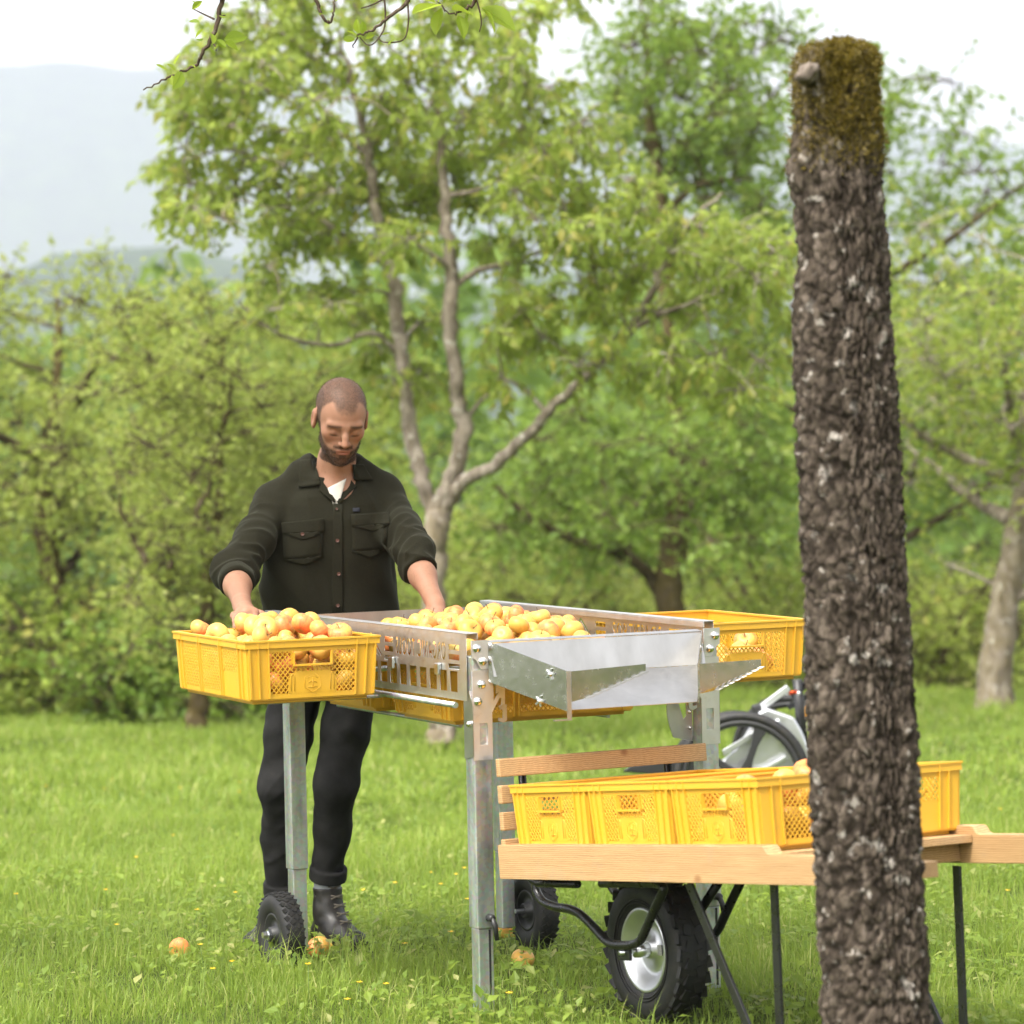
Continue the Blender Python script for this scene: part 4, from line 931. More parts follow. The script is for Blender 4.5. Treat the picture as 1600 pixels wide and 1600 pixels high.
loops += [[(.56, .955), (.64, 1.022), (.72, .955), (.71, .955), (.64, 1.012), (.57, .955)], [(.585, .952), (.625, .985), (.640, .972), (.655, .985), (.695, .952), (.655, .972), (.640, .960), (.625, .972)]]
for k in range(20):
    if .06 + k * .067 < 1.36: loops.append(rect(.06 + k * .067, .06 + k * .067 + .046, .882, .940))
pm = plate_mesh('side_plate', loops, .0014); pm.materials.append(M['sky_lit_steel'])
for (X_, flip) in ((-.031, 0), (TW + .031, 1)):
    R = Matrix.Rotation(math.pi / 2, 4, 'Z') if not flip else Matrix.Rotation(-math.pi / 2, 4, 'Z')
    sp_ = link('side_plate', pm, M['sky_lit_steel'], tb); sp_.matrix_local = Matrix.Translation((X_, 0 if not flip else TRAIL, 0)) @ R
    b2 = MB(); b2.v = list(bridges.v); b2.f = list(bridges.f); b2.sm = list(bridges.sm); b2.build('letter_bridges', M['steel'], sp_)
    s_ = 1 if not flip else -1
    r_ = MB(); r_.box(X_ - .003, X_ + .003, .0, TRAIL, PT, PT + .0022) if False else None
    r_.box(*sorted((X_ - s_ * .0022, X_ + s_ * .034)), -.004, TRAIL, PT + .0005, PT + .0030); r_.box(*sorted((X_ + s_ * .031, X_ + s_ * .034)), -.004, TRAIL, PT - .016, PT + .0004)
    r_.build('top_rail', M['sky_lit_steel'], tb, .0012)
    MB().tube([(X_ - s_ * .012, .05, .848), (X_ - s_ * .012, TRAIL - .02, .848)], .0085, 12).build('lower_rail', M['galv'], tb)
    for yy in (.16, .47, .86): MB().box(*sorted((X_ - s_ * .0018, X_ - s_ * .012)), yy, yy + .028, .925, .958).build('clip', M['zinc'], tb, .003)
for yy in (.02, .72, 1.40): MB().tube([(-.03, yy, .906), (TW + .03, yy, .906)], .008, 8).build('cross_bar', M['galv'], tb)
for k in range(17):
    X_ = .02 + k * (TW - .04) / 16; MB().tube([(X_, .0, .935), (X_, TRAIL - .02, .935)], .0045, 6).build('sorting_rod', M['steel'], tb)
MB().box(-.028, TW + .028, TRAIL - .012, TRAIL - .009, .90, 1.03).build('rear_plate', M['steel'], tb)
for X_ in (.12, .60):
    MB().tube([(X_, .36, .7585), (X_, 1.24, .7585)], .006, 8).build('crate_rail', M['galv'], tb)
    for yy in (.36, .775, 1.24): MB().tube([(X_, yy, .7645), (X_, yy, .93)], .003, 6).build('rail_hanger', M['galv'], tb)
for (sx, ys) in ((-1, (.56, .92)), (1, (.40, .74))):
    for yy in ys:
        x0_ = -.033 if sx < 0 else TW + .033; MB().bar((x0_, yy, .840), (x0_ + sx * .36, yy, .840), .016, .009).build('crate_arm', M['galv'], tb, .002)

def domes(parent, pts, ax, r=.0125):
    for p in pts:
        T = Matrix.Translation(p) @ (Matrix.Rotation(math.pi / 2, 4, 'X') if ax == 'y' else Matrix.Rotation(-math.pi / 2, 4, 'Y'))
        MB().lathe([(r, -.001), (r, .001), (r * .92, .0045), (r * .68, .0078), (r * .3, .0094), (.0005, .0098)], 16, T).build('bolt', M['bolt_steel'], parent)
def arrow_hole(x0, z0): return [(x0 - .004, z0 + .05), (x0 + .004, z0 + .05), (x0 + .004, z0 + .012), (x0 + .013, z0 + .018), (x0 - .004, z0 - .008)]
# corner brackets on the front legs
for (X_, s_) in ((0, 1), (TW, -1)):
    yf = -LW - .0022
    def lp(pts): return [(X_ + s_ * a, b) for a, b in pts]
    br = plate_mesh('bracket', [lp([(-.030, .700), (.029, .700), (.029, .830), (.052, .868), (.058, .868), (.058, .850), (.050, .846), (.054, .836), (.068, .836), (.070, .905), (.070, .930), (.030, .948), (-.030, .948)]),
                                lp([(-.010, .742), (.014, .742), (.014, .802), (-.010, .802)]), lp(arrow_hole(.038, .868))], .003)
    o = link('bracket', br, M['sky_lit_steel'], tb); o.location = (0, yf, 0)
    domes(o, [Vector((X_ - s_ * .002, -.002, .908)), Vector((X_ - s_ * .014, -.002, .862))], 'y')
    hook = plate_mesh('hook', [lp([(.060, .850), (.072, .850), (.072, .806), (.060, .800), (.046, .806), (.046, .814), (.060, .812), (.060, .835), (.050, .840), (.050, .846)])], .003)
    h_ = link('hook', hook, M['steel'], tb); h_.location = (0, yf - .0035, 0)
    u_ = plate_mesh('upper_bracket', [lp([(-.032, .985), (-.032, 1.030), (.020, 1.030), (.020, .950), (-.004, .950), (-.018, .975)])], .003)
    o = link('upper_bracket', u_, M['sky_lit_steel'], tb); o.location = (0, yf - .0035, 0)
    domes(o, [Vector((X_ - s_ * .016, -.002, 1.008)), Vector((X_ + s_ * .001, -.002, .972))], 'y')
    sd = MB().prism([(-LW - .004, .712), (LW, .700), (LW, .86), (-.010, .890), (-LW - .004, .850)], .003); q = -s_ * (LW + .003)
    sd.v = [(X_ + q + s_ * y_ * .6, x_, z_) for x_, y_, z_ in sd.v]
    o = sd.build('side_bracket', M['steel'], tb); domes(o, [Vector((X_ - s_ * (LW + .005), -.012, .80))], 'x', .009 * (1 if s_ > 0 else 1))
    # tilt quadrant
    arc = [(0, .905), (-.012, .905)] + [(-.012 - .085 * math.sin(a), .905 - .11 + .11 * math.cos(a)) for a in ()] + [(-.062 - .02 * math.sin(t_ * math.pi), .885 - t_ * .165) for t_ in np.linspace(0, 1, 10)] + [(0, .706)]
    if s_ < 0:
        quad = plate_mesh('tilt_quadrant', [[(X_ - .030 + a, b) for a, b in arc], [(X_ - .030 + a, b) for a, b in ((-.050, .835), (-.020, .835), (-.018, .780), (-.028, .770))]], .003)
        o = link('tilt_quadrant', quad, M['steel'], tb); o.location = (0, LW - .002, 0)
        domes(o, [Vector((X_ - .040, -.002, z)) for z in (.815, .79, .745)], 'y', .006)
for X_, s_ in ((0, 1), (TW, -1)):                                # rear leg plates and spring knobs
    q = plate_mesh('rear_bracket', [[(X_ + s_ * a, b) for a, b in ((-.03, .80), (.03, .80), (.050, .81), (.064, .84), (.066, .90), (-.03, .90))]], .003)
    o = link('rear_bracket', q, M['steel'], tb); o.location = (0, TLEN - LW - .003, 0)
    k_ = MB(); k_.lathe([(.001, 0), (.010, 0), (.010, .030), (.016, .036), (.022, .048), (.020, .054), (.001, .056)], 16, Matrix.Translation((X_ - s_ * (LW + .001), TLEN, .80)) @ Matrix.Rotation(-s_ * math.pi / 2, 4, 'Y'))
    k_.build('spring_knob', M['black_plastic'], tb)

# the chute at the front end: a bent tray narrowing towards the barrow
def panel(pts, t=.0016):
    P = [Vector(p) for p in pts]; n = (P[1] - P[0]).cross(P[-1] - P[0]).normalized() * t; k = len(P)
    return MB().add(P + [p + n for p in P], [tuple(range(k)), tuple(reversed(range(k, 2 * k)))] + [(i, i + k, (i + 1) % k + k, (i + 1) % k) for i in range(k)])
A0, A1, B0_, B1_ = .022, TW - .030, .145, TW - .175
F1 = -.262; Z0, Z1 = .930, .846
panel([(A0, -.034, 1.020), (A1, -.034, 1.020), (A1, -.060, Z0), (A0, -.060, Z0)]).build('chute_back', M['steel'], tb)
panel([(A0 - .002, -.036, 1.0215), (A1 + .002, -.036, 1.0215), (A1 + .002, -.010, 1.026), (A0 - .002, -.010, 1.026)]).build('chute_lip', M['steel'], tb)
panel([(A0 + .018, -.0615, Z0 - .001), (A1 - .018, -.0615, Z0 - .001), (B1_, F1, Z1), (B0_, F1, Z1)]).build('chute_floor', M['steel'], tb)
lw = panel([(A0 - .003, -.034, 1.026), (A0 - .003, -.036, .915), (B0_ - .003, F1, Z1 - .004), (B0_ - .003, F1, .952)]).build('chute_wall', M['mirror_steel'], tb)
rw = panel([(A1 + .003, -.034, 1.026), (B1_ + .003, F1, .952), (B1_ + .003, F1, Z1 - .004), (A1 + .003, -.036, .915)]).build('chute_wall', M['mirror_steel'], tb)
panel([(B0_ - .0055, F1 - .002, .9515), (B0_ - .0055, F1 - .002, .822), (B0_ + .008, F1 - .002, .822), (B0_ + .008, F1 - .002, .9515)]).build('hanger_strip', M['steel'], tb)
MB().box(B0_ - .045, B0_ + .008, F1 - .006, F1 + .004, .818, .8215).build('hanger_foot', M['steel'], tb)
for (q, sx, dirx) in ((B0_ + .008, 1, (.235, .010)), (B1_ + .006, 1, (.165, -.055))):
    P0 = Vector((q, F1 - .004, .9505)); P1 = Vector((q + dirx[0], F1 - .004 + dirx[1], .958)); P2 = Vector((q + dirx[0], F1 - .004 + dirx[1], .940)); P3 = Vector((q + .035, F1 - .004 + .15 * dirx[1], .874)); P4 = Vector((q, F1 - .004, .868))
    wg = panel([P0, P4, P3, P2, P1]).build('bag_wing', M['mirror_steel'], tb)
    dv = (P2 - P3); nrm = Vector((0, -1, 0)); th_ = MB()
    for k in range(8):
        a = P3 + dv * ((k + .25) / 8.2); b = P3 + dv * ((k + .85) / 8.2)
        th_.add([a, b, b + Vector((.010, -.016, .002)), a + Vector((.010, -.016, .002)), a + Vector((0, 0, -.0016)), b + Vector((0, 0, -.0016)), b + Vector((.010, -.016, .0004)), a + Vector((.010, -.016, .0004))],
                [(0, 1, 2, 3), (7, 6, 5, 4), (0, 4, 5, 1), (1, 5, 6, 2), (2, 6, 7, 3), (3, 7, 4, 0)])
    th_.build('teeth', M['steel'], wg)
dv = Vector((B0_ - A0, F1 + .034, 0)).normalized(); nw = Vector((dv.y, -dv.x, 0)) * (1 if dv.y < 0 else -1)
for t_, z in ((.80, .942), (.66, .868)):
    p = Vector((A0 - .003 + (B0_ - A0) * t_, -.034 + (F1 + .034) * t_, z)); nw = Vector((-1, -.45, 0)).normalized()
    T = Matrix.Translation(p) @ nw.to_track_quat('Z', 'Y').to_matrix().to_4x4(); wn = MB(); wn.lathe([(.001, 0), (.008, 0), (.008, .006), (.004, .010), (.001, .011)], 6, T, smooth=False)
    for k in range(5): wn.box(.003, .016, -.0025, .0025, .002, .006, T @ Matrix.Rotation(k * 1.2566, 4, 'Z'))
    wn.build('star_nut', M['zinc'], tb)

# crates under the table and the apples on it
for yy, lb in ((.50, 'yellow plastic crate hung under the table next to the chute'), (1.05, 'yellow plastic crate hung under the table next to the man')):
    p = TM @ Vector((TW / 2, yy, .775)); crate(p, TH + math.pi / 2, lb)
heap = lambda a, b: 1.012 + .088 * math.exp(-((a - .36) ** 2 / .06 + (b - .66) ** 2 / .22))
S = pile(420, .0, TW, .02, 1.30, .939, 1.125, 9, 18, bias=lambda a, b: .8 * (heap(a, b) - 1.0), mask=lambda a, b: a < .43 + .27 * b, cap=heap)
fill(S, TM, 'yellow apple spread out on the sorting table', 'apples on the sorting table')

# ------------------------------------------------------------------ wheelbarrow
PH, TA = .510, .101
va_ = Vector((math.sin(PH) * math.cos(TA), -math.cos(PH) * math.cos(TA), math.sin(TA))); vb_ = Vector((math.cos(PH), math.sin(PH), 0)); vn_ = va_.cross(vb_)
BO = Vector((-.058, 9.043, .475))
BM = Matrix(((va_.x, vb_.x, vn_.x, BO.x), (va_.y, vb_.y, vn_.y, BO.y), (va_.z, vb_.z, vn_.z, BO.z), (0, 0, 0, 1))); BI = BM.inverted()
wb = empty('wheelbarrow'); wb.matrix_world = BM; tag(wb, 'flat wooden wheelbarrow with black tube frame and one fat tyre, loaded with crates', 'wheelbarrow')
def barrow_px(px, py, v):
    d = (_rt * ((px - 800) / F_PX) + _up * ((800 - py) / F_PX) + _fw); o = Vector((0, 0, CAM_H)); pl = BO + vb_ * v
    return BI @ (o + d * ((pl - o).dot(vb_) / d.dot(vb_)))
def beam(v0, v1):
    prof = [(0, -.090), (.003, -.093), (1.62, -.093), (1.72, -.075), (1.95, -.072), (1.95, -.036), (1.72, -.034), (1.62, -.024), (1.345, -.022), (1.330, -.018), (1.318, -.003), (1.308, 0), (.004, 0), (0, -.004)]
    return MB().prism(prof, v1 - v0, Matrix.Translation((0, v0, 0)))
beam(0, .045).build('side_beam', M['wood'], wb, .003); beam(.619, .664).build('side_beam', M['wood'], wb, .003)
for k in range(9): MB().box(.015 + k * .146, .015 + k * .146 + .132, .046, .618, -.042, -.021).build('deck_plank', M['wood'], wb, .002)
for u in (.10, .72, 1.22): MB().box(u, u + .04, .046, .618, -.088, -.0425).build('cross_beam', M['wood'], wb, .002)
for k in range(4): MB().box(-.002, .020, .012, .682, .183 - k * .073, .233 - k * .073).build('end_slat', M['wood'], wb, .003)
for v in (.10, .57): MB().tube([(-.014, v, .22), (-.014, v, -.10), (.03, v, -.112), (.25, v, -.112)], .0115, 8).build('end_post', M['black_paint'], wb)
pts = [(836, 1376), (838, 1392), (848, 1408), (868, 1417), (888, 1420), (906, 1428), (926, 1447), (944, 1467), (956, 1475), (974, 1477), (992, 1475), (1002, 1467), (1012, 1445), (1024, 1418), (1035, 1395), (1036, 1386), (1028, 1381), (1005, 1380), (940, 1380)]
fk = [barrow_px(px, py, .19) for px, py in pts]; fk = [Vector(p) for p in smooth_path([tuple(p) for p in fk], 3)]
for v in (.19, .43): MB().tube([(p.x, v, p.z) for p in fk], .0125, 10).build('fork_tube', M['black_paint'], wb)
st_ = barrow_px(1122, 1380, .43); sb_ = barrow_px(1070, 1460, .43); MB().tube([st_, sb_], .0125, 8).build('stay', M['black_paint'], wb)
for v in (.055, .60):
    f_ = barrow_px(1210, 1702, .055); f_ = Vector((f_.x, v, (-BO.z - va_.z * f_.x + .006) / vn_.z)); a_ = barrow_px(1076, 1379, .055); b_ = barrow_px(1204, 1383, .055)
    MB().bar((a_.x, v, a_.z), f_, .008, .028, up=(1, 0, .3)).build('leg', M['black_paint'], wb, .001); MB().bar((b_.x, v + .010, b_.z), f_ + Vector((.02, .010, .0)), .008, .028, up=(1, 0, .0)).build('leg', M['black_paint'], wb, .001)
    MB().box(f_.x - .06, f_.x + .05, v - .02, v + .03, f_.z - .003, f_.z + .003).build('foot_plate', M['black_paint'], wb)
# the wheel
WC = BM @ Vector((.317, .31, 0)); WC = BI @ Vector((WC.x, WC.y, .202)); wh = empty('wheel'); wh.parent = wb; wh.location = WC
RX = Matrix.Rotation(-math.pi / 2, 4, 'X')                        # lathe axis to +v
t_ = MB(); t_.lathe([(.112, -.038), (.120, -.046), (.150, -.055), (.172, -.053), (.184, -.047), (.190, -.040), (.1935, -.018), (.194, 0), (.1935, .018), (.190, .040), (.184, .047), (.172, .053), (.150, .055), (.120, .046), (.112, .038)], 56, RX)
for rr, w_ in ((.128, -.0505), (.136, -.053)): t_.lathe([(rr + .0022 * math.cos(k), w_ + .0022 * math.sin(k)) for k in np.linspace(0, 2 * math.pi, 6, endpoint=False)], 56, RX, closed=True)
for k in range(27):                                              # block tread: shoulders and centre
    for (w_, off, wd, ln, rr, tilt) in ((-.043, 0, .020, .030, .1885, .55), (.043, .5, .020, .030, .1885, -.55), (-.017, .5, .022, .030, .1935, .12), (.017, 0, .022, .030, .1935, -.12)):
        a = (k + off) * 2 * math.pi / 27; T = Matrix.Rotation(a, 4, 'Y') @ Matrix.Translation((0, w_, rr)) @ Matrix.Rotation(-tilt, 4, 'X') @ Matrix.Rotation(.3 if w_ > 0 else -.3, 4, 'Z')
        t_.box(-ln / 2, ln / 2, -wd / 2, wd / 2, -.005, .0042, T)
t_.build('tyre', M['rubber'], wh)
h = MB(); h.lathe([(.020, -.030), (.024, -.030), (.028, -.016), (.060, -.010), (.072, -.012), (.082, -.030), (.098, -.036), (.104, -.044), (.112, -.046), (.116, -.042), (.113, -.036), (.108, 0), (.113, .036), (.116, .042), (.112, .046), (.104, .044), (.082, .030), (.060, .014), (.028, .016), (.024, .030), (.020, .030)], 48, RX)
h.build('rim', M['alu'], wh)
h = MB(); h.lathe([(.001, -.118), (.007, -.118), (.007, -.104), (.013, -.104), (.013, -.092), (.009, -.092), (.009, -.07), (.018, -.07), (.020, -.03), (.020, .03), (.018, .07), (.009, .07), (.009, .10), (.001, .10)], 14, RX); h.build('axle', M['zinc'], wh)
MB().box(-.036, .030, -.105, -.096, -.022, .030).build('axle_bracket', M['black_paint'], wh, .003)
x = NT('sticker'); o_ = x.obj(); w_ = x.node('ShaderNodeTexWave', bands_direction='X'); w_.inputs['Scale'].default_value = 95; x.l.new(o_, w_.inputs[0])
x.set(Base_Color=x.ramp(w_.outputs['Color'], [(.35, (.12, .12, .12)), (.5, (.72, .71, .66))]), Roughness=.5); M['sticker'] = x.m
MB().box(.042, .068, -.0205, -.0175, -.014, .014, Matrix.Rotation(-.08, 4, 'Z')).build('sticker', M['sticker'], wh)

# three crates on the barrow
off = .041; names = ['empty yellow plastic crate on the barrow against the slatted end', 'empty yellow plastic crate in the middle of the barrow', 'yellow plastic crate with apples at the handle end of the barrow']
for k in range(3):
    # crate front (short side) faces the near beam: crate x runs along the beam, y runs across
    T = BM @ Matrix.Translation((off + .2 + k * .41, .335, -.0105)) ; R = Matrix(((1, 0, 0, 0), (0, 1, 0, 0), (0, 0, 1, 0), (0, 0, 0, 1)))
    mt = crate(None, 0, names[k], T @ Matrix.Translation((0, .0, 0)))
S = pile(58, -.185, .185, -.283, .283, .005, .215, 14, 26, bias=lambda a, b: .05 * math.exp(-((a - .1) ** 2 / .02)))
fill(S, mt, 'apple in the crate at the handle end of the barrow', 'apples on the barrow')

# ------------------------------------------------------------------ aluminium machine with big five-spoke wheels, parked behind
MY = 14.4; mo = at(1160, 1225, MY); mo.z = float(ground_z(mo.x, MY)); R0 = .300
mc = empty('garden_machine', mo); tag(mc, 'aluminium garden machine on big black five-spoke wheels parked behind the barrow', 'machine')
def mloc(px, py, dy=0): return at(px, py, MY + dy) - mo
def big_wheel(c, yaw):
    w = empty('wheel', c, yaw); w.parent = mc; RX = Matrix.Rotation(math.pi / 2, 4, 'X')
    MB().lathe([(R0 - .022 + .021 * math.cos(t), .021 * math.sin(t)) for t in np.linspace(0, 2 * math.pi, 12, endpoint=False)], 64, RX, closed=True).build('tyre', M['rubber'], w)
    r = MB(); r.lathe([(R0 - .036, -.014), (R0 - .060, -.012), (R0 - .066, 0), (R0 - .060, .012), (R0 - .036, .014)], 64, RX, closed=True); r.build('rim', M['black_plastic'], w)
    h = MB(); h.lathe([(.001, -.035), (.030, -.035), (.038, -.02), (.038, .02), (.030, .035), (.001, .035)], 20, RX); h.build('hub', M['black_plastic'], w)
    for k in range(5):
        a = k * 2 * math.pi / 5 + .35; T = Matrix.Rotation(a, 4, 'Y')
        s = MB(); pr = [(.034, .026), (.10, .016), (.16, .015), (R0 - .058, .030)]
        for y0_, y1_ in ((-.009, .009),):
            n = len(pr); vs = [Vector((sx * wd, y, rr)) for y in (y0_, y1_) for sx in (1, -1) for rr, wd in (pr if sx > 0 else pr[::-1])]
            s.add([T @ p for p in vs], [tuple(range(2 * n)), tuple(reversed(range(2 * n, 4 * n)))] + [(i, i + 2 * n, (i + 1) % (2 * n) + 2 * n, (i + 1) % (2 * n)) for i in range(2 * n)])
        s.build('spoke', M['black_plastic'], w, .004)
    return w
big_wheel(Vector((0, 0, R0 + .01)), -.12); big_wheel(mloc(1150, 1213, .62), -.12); bpy.data.objects['wheel']
bw_ = big_wheel(mloc(1235, 1185, .9), -.5)
def slab(pts, y0, y1):
    k = len(pts); vs = [mloc(px, py, y0) for px, py in pts] + [mloc(px, py, y1) for px, py in pts]
    return MB().add(vs, [tuple(range(k)), tuple(reversed(range(k, 2 * k)))] + [(i, i + k, (i + 1) % k + k, (i + 1) % k) for i in range(k)])
slab([(1186, 1112), (1198, 1106), (1240, 1120), (1252, 1140), (1276, 1195), (1282, 1260), (1180, 1285), (1120, 1270), (1112, 1200), (1150, 1170)], .10, .50).build('body', M['alu'], mc, .012)
slab([(1128, 1172), (1196, 1132), (1200, 1140), (1131, 1182)], .06, .09).build('body_edge', M['alu'], mc, .004)
slab([(1136, 1230), (1228, 1180), (1230, 1188), (1138, 1240)], .05, .085).build('body_edge', M['alu'], mc, .004)
slab([(1206, 1128), (1218, 1124), (1230, 1150), (1222, 1154)], .08, .098).build('body_edge', M['alu'], mc, .004)
MB().bar(mloc(1178, 1114, .2), mloc(1232, 1074, .2), .028, .030).build('frame_tube', M['alu'], mc, .004)
MB().bar(mloc(1176, 1112, .2), mloc(1190, 1108, .2), .05, .055).build('tube_joint', M['black_plastic'], mc, .008)
MB().tube([mloc(1246, 1062, .3), mloc(1250, 1120, .3), mloc(1262, 1190, .3)], .022, 10).build('shock_absorber', M['black_plastic'], mc)
plain('red_anodised', (.45, .06, .02), .3, .8); plain('orange_plastic', (.75, .33, .02), .5)
MB().tube([mloc(1231, 1083, .22), mloc(1246, 1081, .22)], .009, 10).build('red_collar', M['red_anodised'], mc)
for px in (1230, 1248): MB().ball(mloc(px, 1083, .21), .009).build('collar_end', M['zinc'], mc)
MB().box(-.010, .010, -.008, .008, -.022, .022, Matrix.Translation(mloc(1262, 1112, .25))).build('reflector', M['orange_plastic'], mc, .003)
MB().tube([mloc(1238, 1088, .35), mloc(1275, 1055, .3), mloc(1320, 1012, .25), mloc(1400, 985, .2)], .016, 10).build('handlebar', M['black_paint'], mc)
MB().tube([mloc(1232, 1105, .4), mloc(1270, 1082, .35), mloc(1330, 1050, .3)], .014, 8).build('handlebar', M['black_paint'], mc)
MB().tube([mloc(1250, 1090, .3), mloc(1275, 1120, .25), mloc(1278, 1160, .22), mloc(1262, 1185, .2)], .005, 6).build('cable', M['black_plastic'], mc)
slab([(972, 1206), (985, 1196), (1040, 1190), (1112, 1186), (1112, 1204), (1046, 1212)], .2, .5).build('foot_board', M['black_plastic'], mc, .006)
slab([(1030, 1204), (1046, 1204), (1046, 1340), (1030, 1340)], .3, .34).build('prop_stand', M['black_plastic'], mc, .004)

# ------------------------------------------------------------------ the man: signed distance shapes turned into continuous meshes
def surface_nets(D, org, h):
    ins = D < 0; sh = np.array(D.shape) - 1
    c = np.zeros(tuple(sh), np.int8)
    for dx in (0, 1):
        for dy in (0, 1):
            for dz in (0, 1): c += ins[dx:dx + sh[0], dy:dy + sh[1], dz:dz + sh[2]]
    I = np.argwhere((c > 0) & (c < 8)); n = len(I); acc = np.zeros((n, 3)); cnt = np.zeros(n)
    co = [np.array(q) for q in ((0, 0, 0), (1, 0, 0), (0, 1, 0), (1, 1, 0), (0, 0, 1), (1, 0, 1), (0, 1, 1), (1, 1, 1))]
    val = [D[I[:, 0] + q[0], I[:, 1] + q[1], I[:, 2] + q[2]] for q in co]
    for a, b in ((0, 1), (2, 3), (4, 5), (6, 7), (0, 2), (1, 3), (4, 6), (5, 7), (0, 4), (1, 5), (2, 6), (3, 7)):
        k = (val[a] < 0) != (val[b] < 0); t = val[a] / (val[a] - val[b] + 1e-12); t = np.clip(t, 0, 1)
        p = co[a][None, :] + (co[b] - co[a])[None, :] * t[:, None]; acc[k] += p[k]; cnt[k] += 1
    V = (I + acc / cnt[:, None]) * h + org
    idx = np.full(tuple(sh), -1, np.int64); idx[I[:, 0], I[:, 1], I[:, 2]] = np.arange(n); Q = []
    for ax in range(3):
        sl0 = [slice(None)] * 3; sl1 = [slice(None)] * 3; sl0[ax] = slice(0, -1); sl1[ax] = slice(1, None)
        E = np.argwhere(ins[tuple(sl0)] != ins[tuple(sl1)]); u, v = (ax + 1) % 3, (ax + 2) % 3
        ok = (E[:, u] > 0) & (E[:, v] > 0) & (E[:, u] < sh[u]) & (E[:, v] < sh[v]); E = E[ok]
        flip = ins[E[:, 0], E[:, 1], E[:, 2]]
        def cell(du, dv):
            q = E.copy(); q[:, u] -= du; q[:, v] -= dv; return idx[q[:, 0], q[:, 1], q[:, 2]]
        f = np.stack([cell(1, 1), cell(0, 1), cell(0, 0), cell(1, 0)], 1); f[~flip] = f[~flip][:, ::-1]; Q.append(f)
    Q = np.concatenate(Q); return V, Q[(Q >= 0).all(1)]
def sdf_mesh(fn, lo, hi, h, K=5):
    """evaluate fn only near its surface on a grid of spacing h"""
    lo = np.array(lo, float); hi = np.array(hi, float); nc = np.ceil((hi - lo) / (h * K)).astype(int); n = nc * K + 1
    g = np.stack(np.meshgrid(*[np.arange(m) for m in nc], indexing='ij'), -1).reshape(-1, 3)
    dc = fn(lo + (g + .5) * h * K).reshape(tuple(nc)); D = np.repeat(np.repeat(np.repeat(dc, K, 0), K, 1), K, 2).astype(np.float32)
    D = np.pad(D, ((0, 1),) * 3, mode='edge'); act = np.abs(dc) < h * K * 1.35
    A = np.repeat(np.repeat(np.repeat(act, K, 0), K, 1), K, 2); A = np.pad(A, ((0, 1),) * 3, mode='edge')
    for ax in range(3): A = A | np.roll(A, 1, ax)
    I = np.argwhere(A); D[I[:, 0], I[:, 1], I[:, 2]] = fn(lo + I * h)
    return surface_nets(D, lo, h)
def smin(a, b, k): t = np.clip(.5 + .5 * (b - a) / k, 0, 1); return b + (a - b) * t - k * t * (1 - t)
def smax(a, b, k): return -smin(-a, -b, k)
def s_ball(P, c, r): return np.linalg.norm(P - c, axis=1) - r
def s_ell(P, c, r):
    q = (P - np.array(c)) / np.array(r); k = np.linalg.norm(q, axis=1); return (k - 1) * min(r) * np.clip(.35 + .65 * k, 0, 2) if False else k * (k - 1) / (np.linalg.norm(q / np.array(r), axis=1) + 1e-9)
def s_cone(P, a, b, ra, rb):
    a = np.array(a, float); b = np.array(b, float); d = b - a; t = np.clip(((P - a) @ d) / (d @ d), 0, 1); return np.linalg.norm(P - a - t[:, None] * d, axis=1) - (ra + (rb - ra) * t)
def s_chain(P, pts, rs, k=.02):
    D = None
    for i in range(len(pts) - 1):
        q = s_cone(P, pts[i], pts[i + 1], rs[i], rs[i + 1]); D = q if D is None else smin(D, q, k)
    return D
MG = float(ground_z(-.58, 10.75)); MO = np.array([-.58, 10.75, MG])
def J(px, py, Y): return np.array(at(px, py, Y)) - MO
neck0 = J(520, 752, 10.70); neck1 = J(531, 690, 10.62); headc = J(533, 653, 10.585)
shR, shL = J(426, 792, 10.70), J(604, 782, 10.72); elR, wrR = J(366, 893, 10.47), J(380, 953, 10.17); elL, wrL = J(648, 872, 10.52), J(681, 945, 10.34)
chest = J(515, 850, 10.73); pelvis = J(515, 1035, 10.77)
HB, HY, HR = math.radians(27), math.radians(13), math.radians(3)
HM = (Matrix.Rotation(HY, 3, 'Z') @ Matrix.Rotation(HR, 3, 'Y') @ Matrix.Rotation(HB, 3, 'X')); HM = np.array(HM); HS = 1.06
def head_local(P): return ((P - headc) @ HM) / HS
